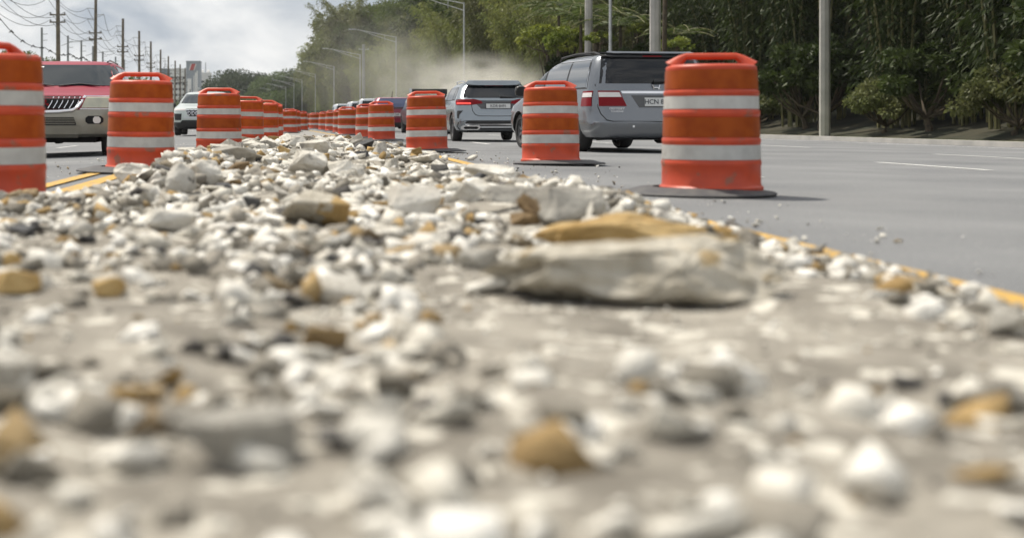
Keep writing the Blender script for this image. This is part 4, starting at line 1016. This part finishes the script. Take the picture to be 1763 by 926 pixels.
TU = [tree_meshes(6, 5, 6000, M['dark_leaf'], 21, trunk_h=.12, lsz=(.22, .42), bottom=.5, nclump=20), tree_meshes(4.2, 4.2, 5000, M['olive_leaf'], 22, trunk_h=.1, lsz=(.16, .32), bottom=.6, nclump=18)]
BL = ('feathery bamboo clump in the thicket behind the street lamps', 'bamboo', 'bamboo thicket right of the road')
TL = ('dense dark tree on the slope behind the bamboo', 'tree', 'trees on the right hand slope')
UB = ('low dark bush at the foot of the thicket', 'bush', 'bushes at the foot of the thicket')
y = 44.0
while y < 440:
    near = y < 150
    u = R.uniform(25.5, 28.5)+(2 if y > 180 else 0)
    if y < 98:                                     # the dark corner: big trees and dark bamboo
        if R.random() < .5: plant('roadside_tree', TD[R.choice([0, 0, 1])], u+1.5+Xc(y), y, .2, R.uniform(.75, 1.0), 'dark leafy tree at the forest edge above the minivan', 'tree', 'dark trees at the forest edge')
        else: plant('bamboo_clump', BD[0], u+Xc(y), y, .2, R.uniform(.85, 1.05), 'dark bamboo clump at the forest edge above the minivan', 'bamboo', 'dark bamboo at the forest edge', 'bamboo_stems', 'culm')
    else:
        plant('bamboo_clump', R.choice(BB), u+Xc(y), y, .2, R.uniform(.85, 1.15)*(1.3 if y > 150 else 1.1), *BL[:2], BL[2], 'bamboo_stems', 'culm')
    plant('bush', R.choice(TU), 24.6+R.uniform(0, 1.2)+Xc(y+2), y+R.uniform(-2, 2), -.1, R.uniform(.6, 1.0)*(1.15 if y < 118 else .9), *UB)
    y += R.uniform(4.2, 5.6) if near else R.uniform(6.0, 8.0)
y = 46.0
while y < 450:
    for u, s in ((R.uniform(31, 35), .95), (R.uniform(39, 46), 1.0)):
        plant('hillside_tree', R.choice(TD), u+Xc(y), y+R.uniform(-3, 3), hillz(u), s*R.uniform(.9, 1.15)*(1.3 if y > 120 else 1), *TL)
    y += 8.0 if y < 200 else 12
# the overhanging edge of the forest against the sky
for p, q, Y, sc, k in ((640, -40, 330, 1, 0), (622, -22, 345, 1, 1), (604, 2, 385, 1, 0), (584, 28, 425, 1, 1), (566, 52, 455, 1, 0), (549, 92, 505, 1, 1), (580, 70, 400, 1, 0), (560, 110, 440, 1, 1), (610, 60, 320, 1, 0)):
    h = H+(PY-q)*Y/F; hh = (17, 16)[k % 2]; sc2 = h/hh
    plant('edge_tree', TE[k % 2], (p-PX)*Y/F, Y, -.2, sc2, 'tall olive tree reaching out against the sky at the forest edge', 'tree', 'tall trees at the left edge of the forest')
for p, q, Y in ((634, -30, 335), (612, 2, 372), (590, 30, 410), (574, 46, 440), (556, 72, 480), (546, 104, 520), (566, 96, 430)):
    h = H+(PY-q)*Y/F; plant('bamboo_clump', BB[2 if Y % 20 else 0], (p-PX)*Y/F-1.0, Y-4, -.2, h/14.0, 'tall feathery bamboo clump against the sky at the forest end', 'bamboo', 'bamboo against the sky at the forest end', 'bamboo_stems', 'culm')
# fronds, shrubs in the right corner
def frond_plant(p, q, Y, n, ln, m, label, name, cat, group=None):
    t = empty(name, P(p, q, Y)+Vector((0, 0, -2.6)), 0, label, cat, group); b = MB(); b.tube([(0, 0, -1.5), (0, 0, 1.4), (0, 0, 2.5)], [.14, .11, .09], 7); b.obj('trunk', M['bark'], t)
    for k in range(n):
        a = 2*math.pi*k/n+R.uniform(-.2, .2); up = R.uniform(.25, .75); Cx = []; Dx = []; o = np.array([math.cos(a), math.sin(a), 0]); s = np.array([-math.sin(a), math.cos(a), 0]); ax = []
        for i in range(22):
            tt = i/21; c = o*ln*tt+np.array([0, 0, 2.5+ln*(up*tt-.75*up*tt*tt-.15*tt**3)]); ax.append(Vector(c))
            for sd in (-1, 1):
                l = .55*math.sin(math.pi*(tt*.85+.12))*ln/2.4; d = s*sd+o*.45+np.array([0, 0, -.25]); d /= np.linalg.norm(d); Cx.append(c+d*l/2); Dx.append((d, l))
        C = np.array(Cx); D = np.array([d for d, l in Dx]); L = np.array([l for d, l in Dx])
        V, Fq = leaf_cards(C, D, L, L*.16+.03)
        link('frond', np_mesh('frond', V, Fq, mats=[M[m]]), None, t, 'stuff')
        MB().tube(ax[::3], .02, 4).obj('frond_stem', M['culm'], t)
for p, q, Y, n, ln, lb in ((1000, 30, 88, 15, 4.2, 'spreading tree fern behind the left concrete pole'), (1068, 42, 84, 13, 3.2, 'tree fern between lamp pole and thick concrete pole'), (1165, 58, 80, 13, 2.4, 'small palm right of the thick concrete pole'), (962, 14, 96, 12, 3.6, 'upper tree fern at the dark forest edge')):
    frond_plant(p, q, Y, n, ln, 'green_leaf', lb, 'tree_fern', 'tree fern')
SH = [tree_meshes(3.4, 3.6, 2600, M['lime_leaf'], 31, trunk_h=.15, lsz=(.18, .36), nclump=16, bottom=.5), tree_meshes(2.6, 3.0, 1600, M['lime_leaf'], 32, trunk_h=.15, lsz=(.16, .34), nclump=12, bottom=.5)]
for p, q, Y, sc, k, lb in ((948, 62, 92, .95, 0, 'lime green shrub left of the tree ferns, lit by sun'), (985, 72, 90, 1.0, 0, 'yellow green shrub above the minivan side windows'), (1040, 62, 82, .6, 1, 'small lime shrub right of the broken stump'), (1105, 48, 82, .65, 1, 'yellowish shrub left of the thick concrete pole'), (1165, 76, 76, .7, 1, 'lime green bush at the right edge above the minivan roof')):
    c = P(p, q, Y); hh = (3.4, 2.6)[k]*sc
    t = plant('shrub', SH[k], c.x, Y+1, c.z-hh*.5, sc, lb, 'shrub')
    bs = max(.5, (c.z-.1)/5.2); bt = plant('bush', TU[0], c.x+(1.0 if p == 948 else 0), Y+.3, -.2, bs, *UB); bt.scale = (bs*.55, bs*.6, bs)
    b = MB()
    for j in range(5): a = j*1.3; b.tube([(0, 0, -4/sc), (.3*math.cos(a), .3*math.sin(a), -1), (.8*math.cos(a), .8*math.sin(a), 1.4)], [.05, .04, .02], 4)
    b.obj('stem', M['bark'], t)
# far trees
FT = [tree_meshes(22, 30, 16000, M['far_leaf'], 41, flat=.9, nclump=60, trunk_h=.16, lsz=(.6, 1.3), bottom=.45), tree_meshes(18, 22, 13000, M['far_light_leaf'], 42, flat=1, nclump=46, trunk_h=.12, lsz=(.5, 1.1), bottom=.5), tree_meshes(8, 12, 8000, M['far_light_leaf'], 43, flat=.9, nclump=30, trunk_h=.1, lsz=(.35, .7), bottom=.6), tree_meshes(20, 24, 14000, M['far_leaf'], 44, flat=1, nclump=48, trunk_h=.14, lsz=(.6, 1.2), bottom=.5)]
for p, q, Y, k, lb, w in ((402, 118, 640, 0, 'broad dark far tree right of the grey tower', .72), (414, 112, 610, 0, 'domed dark far tree, highest of the far dark trees', 1.05), (425, 130, 600, 3, 'dark far tree at the right of the dark group', .9), (440, 140, 640, 0, 'dark far tree in the dip before the light green trees', .9),
                       (486, 113, 540, 1, 'light green domed far tree left of the lamp heads', 1.1), (462, 128, 560, 1, 'light green far tree at the left of the light group', .9), (512, 116, 500, 3, 'mid green far tree behind the lamp heads', 1.0), (532, 132, 470, 1, 'green far tree at the forest end', .9), (505, 150, 520, 1, 'low green far tree behind the far lamps', .9), (475, 152, 470, 2, 'olive bush under the far lamp heads', 1.2),
                       (452, 170, 330, 2, 'bright bush behind the fourth left drum', 1.0), (425, 163, 400, 2, 'bright low bush behind the pale green car', 1.1), (400, 158, 430, 2, 'low green bush right of the building', 1.1), (350, 156, 420, 2, 'yellow green tree before the grey tower', 1.1), (326, 161, 400, 2, 'yellow green tree before the white building', 1.0), (300, 172, 380, 2, 'low bush before the white building', 1.1), (268, 168, 420, 2, 'low bush behind the second left drum', 1.2),
                       (72, 92, 210, 1, 'green tree above the left edge of the red suv', .7), (102, 100, 220, 1, 'green tree behind the first wooden pole', .7), (30, 76, 200, 1, 'green tree behind the nearest left drum', .6), (128, 108, 240, 2, 'low tree above the red suv roof', 1.0), (220, 120, 300, 2, 'low tree behind the second left drum top', 1.2)):
    c = P(p, q, Y); hh = (22, 18, 8, 20)[k]; sc = (c.z+.5)/hh/.96
    t = plant('far_tree', FT[k], c.x, Y, -.5, 1, lb, 'tree'); t.scale = (w*(sc*.5+.5)*.9, w*(sc*.5+.5)*.9, sc)

# ------------------------------------------------------------------ buildings in the distance
def office(name, label, p0, p1, q, Y, dep, facade, floors=0, cols=0):
    a, b_ = P(p0, q, Y), P(p1, q, Y); w = b_.x-a.x; h = a.z+1; t = empty(name, ((a.x+b_.x)/2, Y, -1), 0, label, 'building')
    MB().box((0, dep/2, h/2), (w, dep, h)).obj('wall', M[facade], t)
    MB().box((0, dep/2, h+.25), (w+.4, dep+.4, .5)).obj('parapet', M[facade], t)
    for f in range(floors):
        z = h-4.6-f*2.95
        if z < 2: break
        MB().box((0, -.25, z-.95), (w+.2, .5, .9)).obj('balcony_band', M['b_white'], t)
        for c in range(cols):
            x = -w/2+w*(c+.5)/cols; MB().box((x, -.02, z+.25), (w/cols*.74, .12, 1.15)).obj('window', M['b_win'], t)
    return t, w, h
office('office_building', 'white office building with rows of dark windows behind the poles', 293, 320, 120, 700, 14, 'b_white', 8, 4)
t, w, h = office('grey_building', 'blue grey block at the left of the white office building', 276, 292.5, 120, 705, 14, 'b_blue')
for k in range(6): MB().box((0, -.03, h-4-k*3.2), (w*.8, .1, 1.2)).obj('window', M['b_win'], t)
t, w, h = office('tower_building', 'grey tower with white stripes and slanted red and white sign', 320.5, 344, 107, 690, 12, 'b_grey')
for x, ww, top in ((-.27, .30, 8.5), (.07, .07, 7), (.20, .11, 5.5), (.31, .08, 4.5), (.43, .09, 13)): MB().box((w*x, -.12, (h-top)/2), (w*ww, .3, h-top)).obj('white_stripe', M['b_white'], t)
MB().box((-w*.20, -.3, h/2-6), (w*.05, .2, h-16)).obj('window', M['b_win'], t)
for x, m in ((-.20, 'b_white'), (-.02, 'b_red'), (.15, 'b_white')):
    ww = .30 if m == 'b_red' else .07; z0, z1 = h-4.2, h-1.0; xx = w*x; s = .5
    MB().add([(xx-w*ww/2-s, -.3, z0), (xx+w*ww/2-s, -.3, z0), (xx+w*ww/2+s, -.3, z1), (xx-w*ww/2+s, -.3, z1), (xx-w*ww/2-s, .0, z0), (xx+w*ww/2-s, 0, z0), (xx+w*ww/2+s, 0, z1), (xx-w*ww/2+s, 0, z1)], [(0, 1, 2, 3), (4, 7, 6, 5), (0, 4, 5, 1), (1, 5, 6, 2), (2, 6, 7, 3), (3, 7, 4, 0)]).obj('sign_stripe', M[m], t)
t, w, h = office('low_building', 'lower pale building with rooftop tanks right of the grey tower', 344.5, 362, 127, 710, 10, 'b_white', 4, 2)
for x in (-.30, .28): MB().lathe([(0, 0), (.8, 0), (.8, 1.3), (0, 1.6)], 12, c=(w*x, 3, h+.5)).obj('rooftop_tank', M['b_white'], t)
MB().tube([(0, 3, h), (0, 3, h+6)], [.3, .2], 6).obj('rooftop_mast', M['grey_pole'], t)

# ------------------------------------------------------------------ dust and haze
def volmat(name, col, dens, noise=None):
    m = bpy.data.materials.new(name); m.use_nodes = True; t = m.node_tree; t.nodes.clear()
    o = t.nodes.new('ShaderNodeOutputMaterial'); v = t.nodes.new('ShaderNodeVolumePrincipled')
    v.inputs['Color'].default_value = (*col, 1); v.inputs['Density'].default_value = dens; v.inputs['Anisotropy'].default_value = .2
    if noise:
        tc = t.nodes.new('ShaderNodeTexCoord'); n = t.nodes.new('ShaderNodeTexNoise'); n.inputs['Scale'].default_value = noise; n.inputs['Detail'].default_value = 4; n.inputs['Roughness'].default_value = .6
        t.links.new(tc.outputs['Object'], n.inputs[0])
        ln = t.nodes.new('ShaderNodeVectorMath'); ln.operation = 'LENGTH'; t.links.new(tc.outputs['Object'], ln.inputs[0])
        fall = t.nodes.new('ShaderNodeMapRange'); fall.inputs[1].default_value = .25; fall.inputs[2].default_value = 1; fall.inputs[3].default_value = 1; fall.inputs[4].default_value = 0; fall.interpolation_type = 'SMOOTHSTEP'
        t.links.new(ln.outputs['Value'], fall.inputs[0])
        nr = t.nodes.new('ShaderNodeMapRange'); nr.inputs[1].default_value = .36; nr.inputs[2].default_value = .68; nr.inputs[3].default_value = .12; nr.inputs[4].default_value = 1.5
        t.links.new(n.outputs[0], nr.inputs[0])
        mu = t.nodes.new('ShaderNodeMath'); mu.operation = 'MULTIPLY'; t.links.new(fall.outputs[0], mu.inputs[0]); t.links.new(nr.outputs[0], mu.inputs[1])
        mu2 = t.nodes.new('ShaderNodeMath'); mu2.operation = 'MULTIPLY'; mu2.inputs[1].default_value = dens; t.links.new(mu.outputs[0], mu2.inputs[0]); t.links.new(mu2.outputs[0], v.inputs['Density'])
    t.links.new(v.outputs[0], o.inputs['Volume']); return m
def puff(p, q, Y, rx, ry, rz, dens, label, ns=2.2):
    bm = bmesh.new(); bmesh.ops.create_icosphere(bm, subdivisions=3, radius=1); me = bpy.data.meshes.new('dust_cloud'); bm.to_mesh(me); bm.free()
    o = link('dust_cloud', me, volmat('dust', (.95, .925, .86), dens, ns)); o.location = P(p, q, Y); o.scale = (rx, ry, rz)
    tag(o, label, 'dust cloud', kind='stuff')
puff(830, 150, 122, 7.5, 12, 3.6, .14, 'thick tan dust behind the silver blue crossover', 2.6)
puff(715, 140, 140, 8.0, 16, 6.0, .024, 'thin tan dust drifting over the dark red car', 2.6)
puff(640, 120, 200, 16, 40, 12, .0045, 'faint dust veil before the far bamboo', 2.0)
hz_ = MB().box((0, 1150, 30), (3100, 2800, 64.5)).obj('haze', volmat('haze', (.92, .95, 1.0),   .00010), kind='stuff')
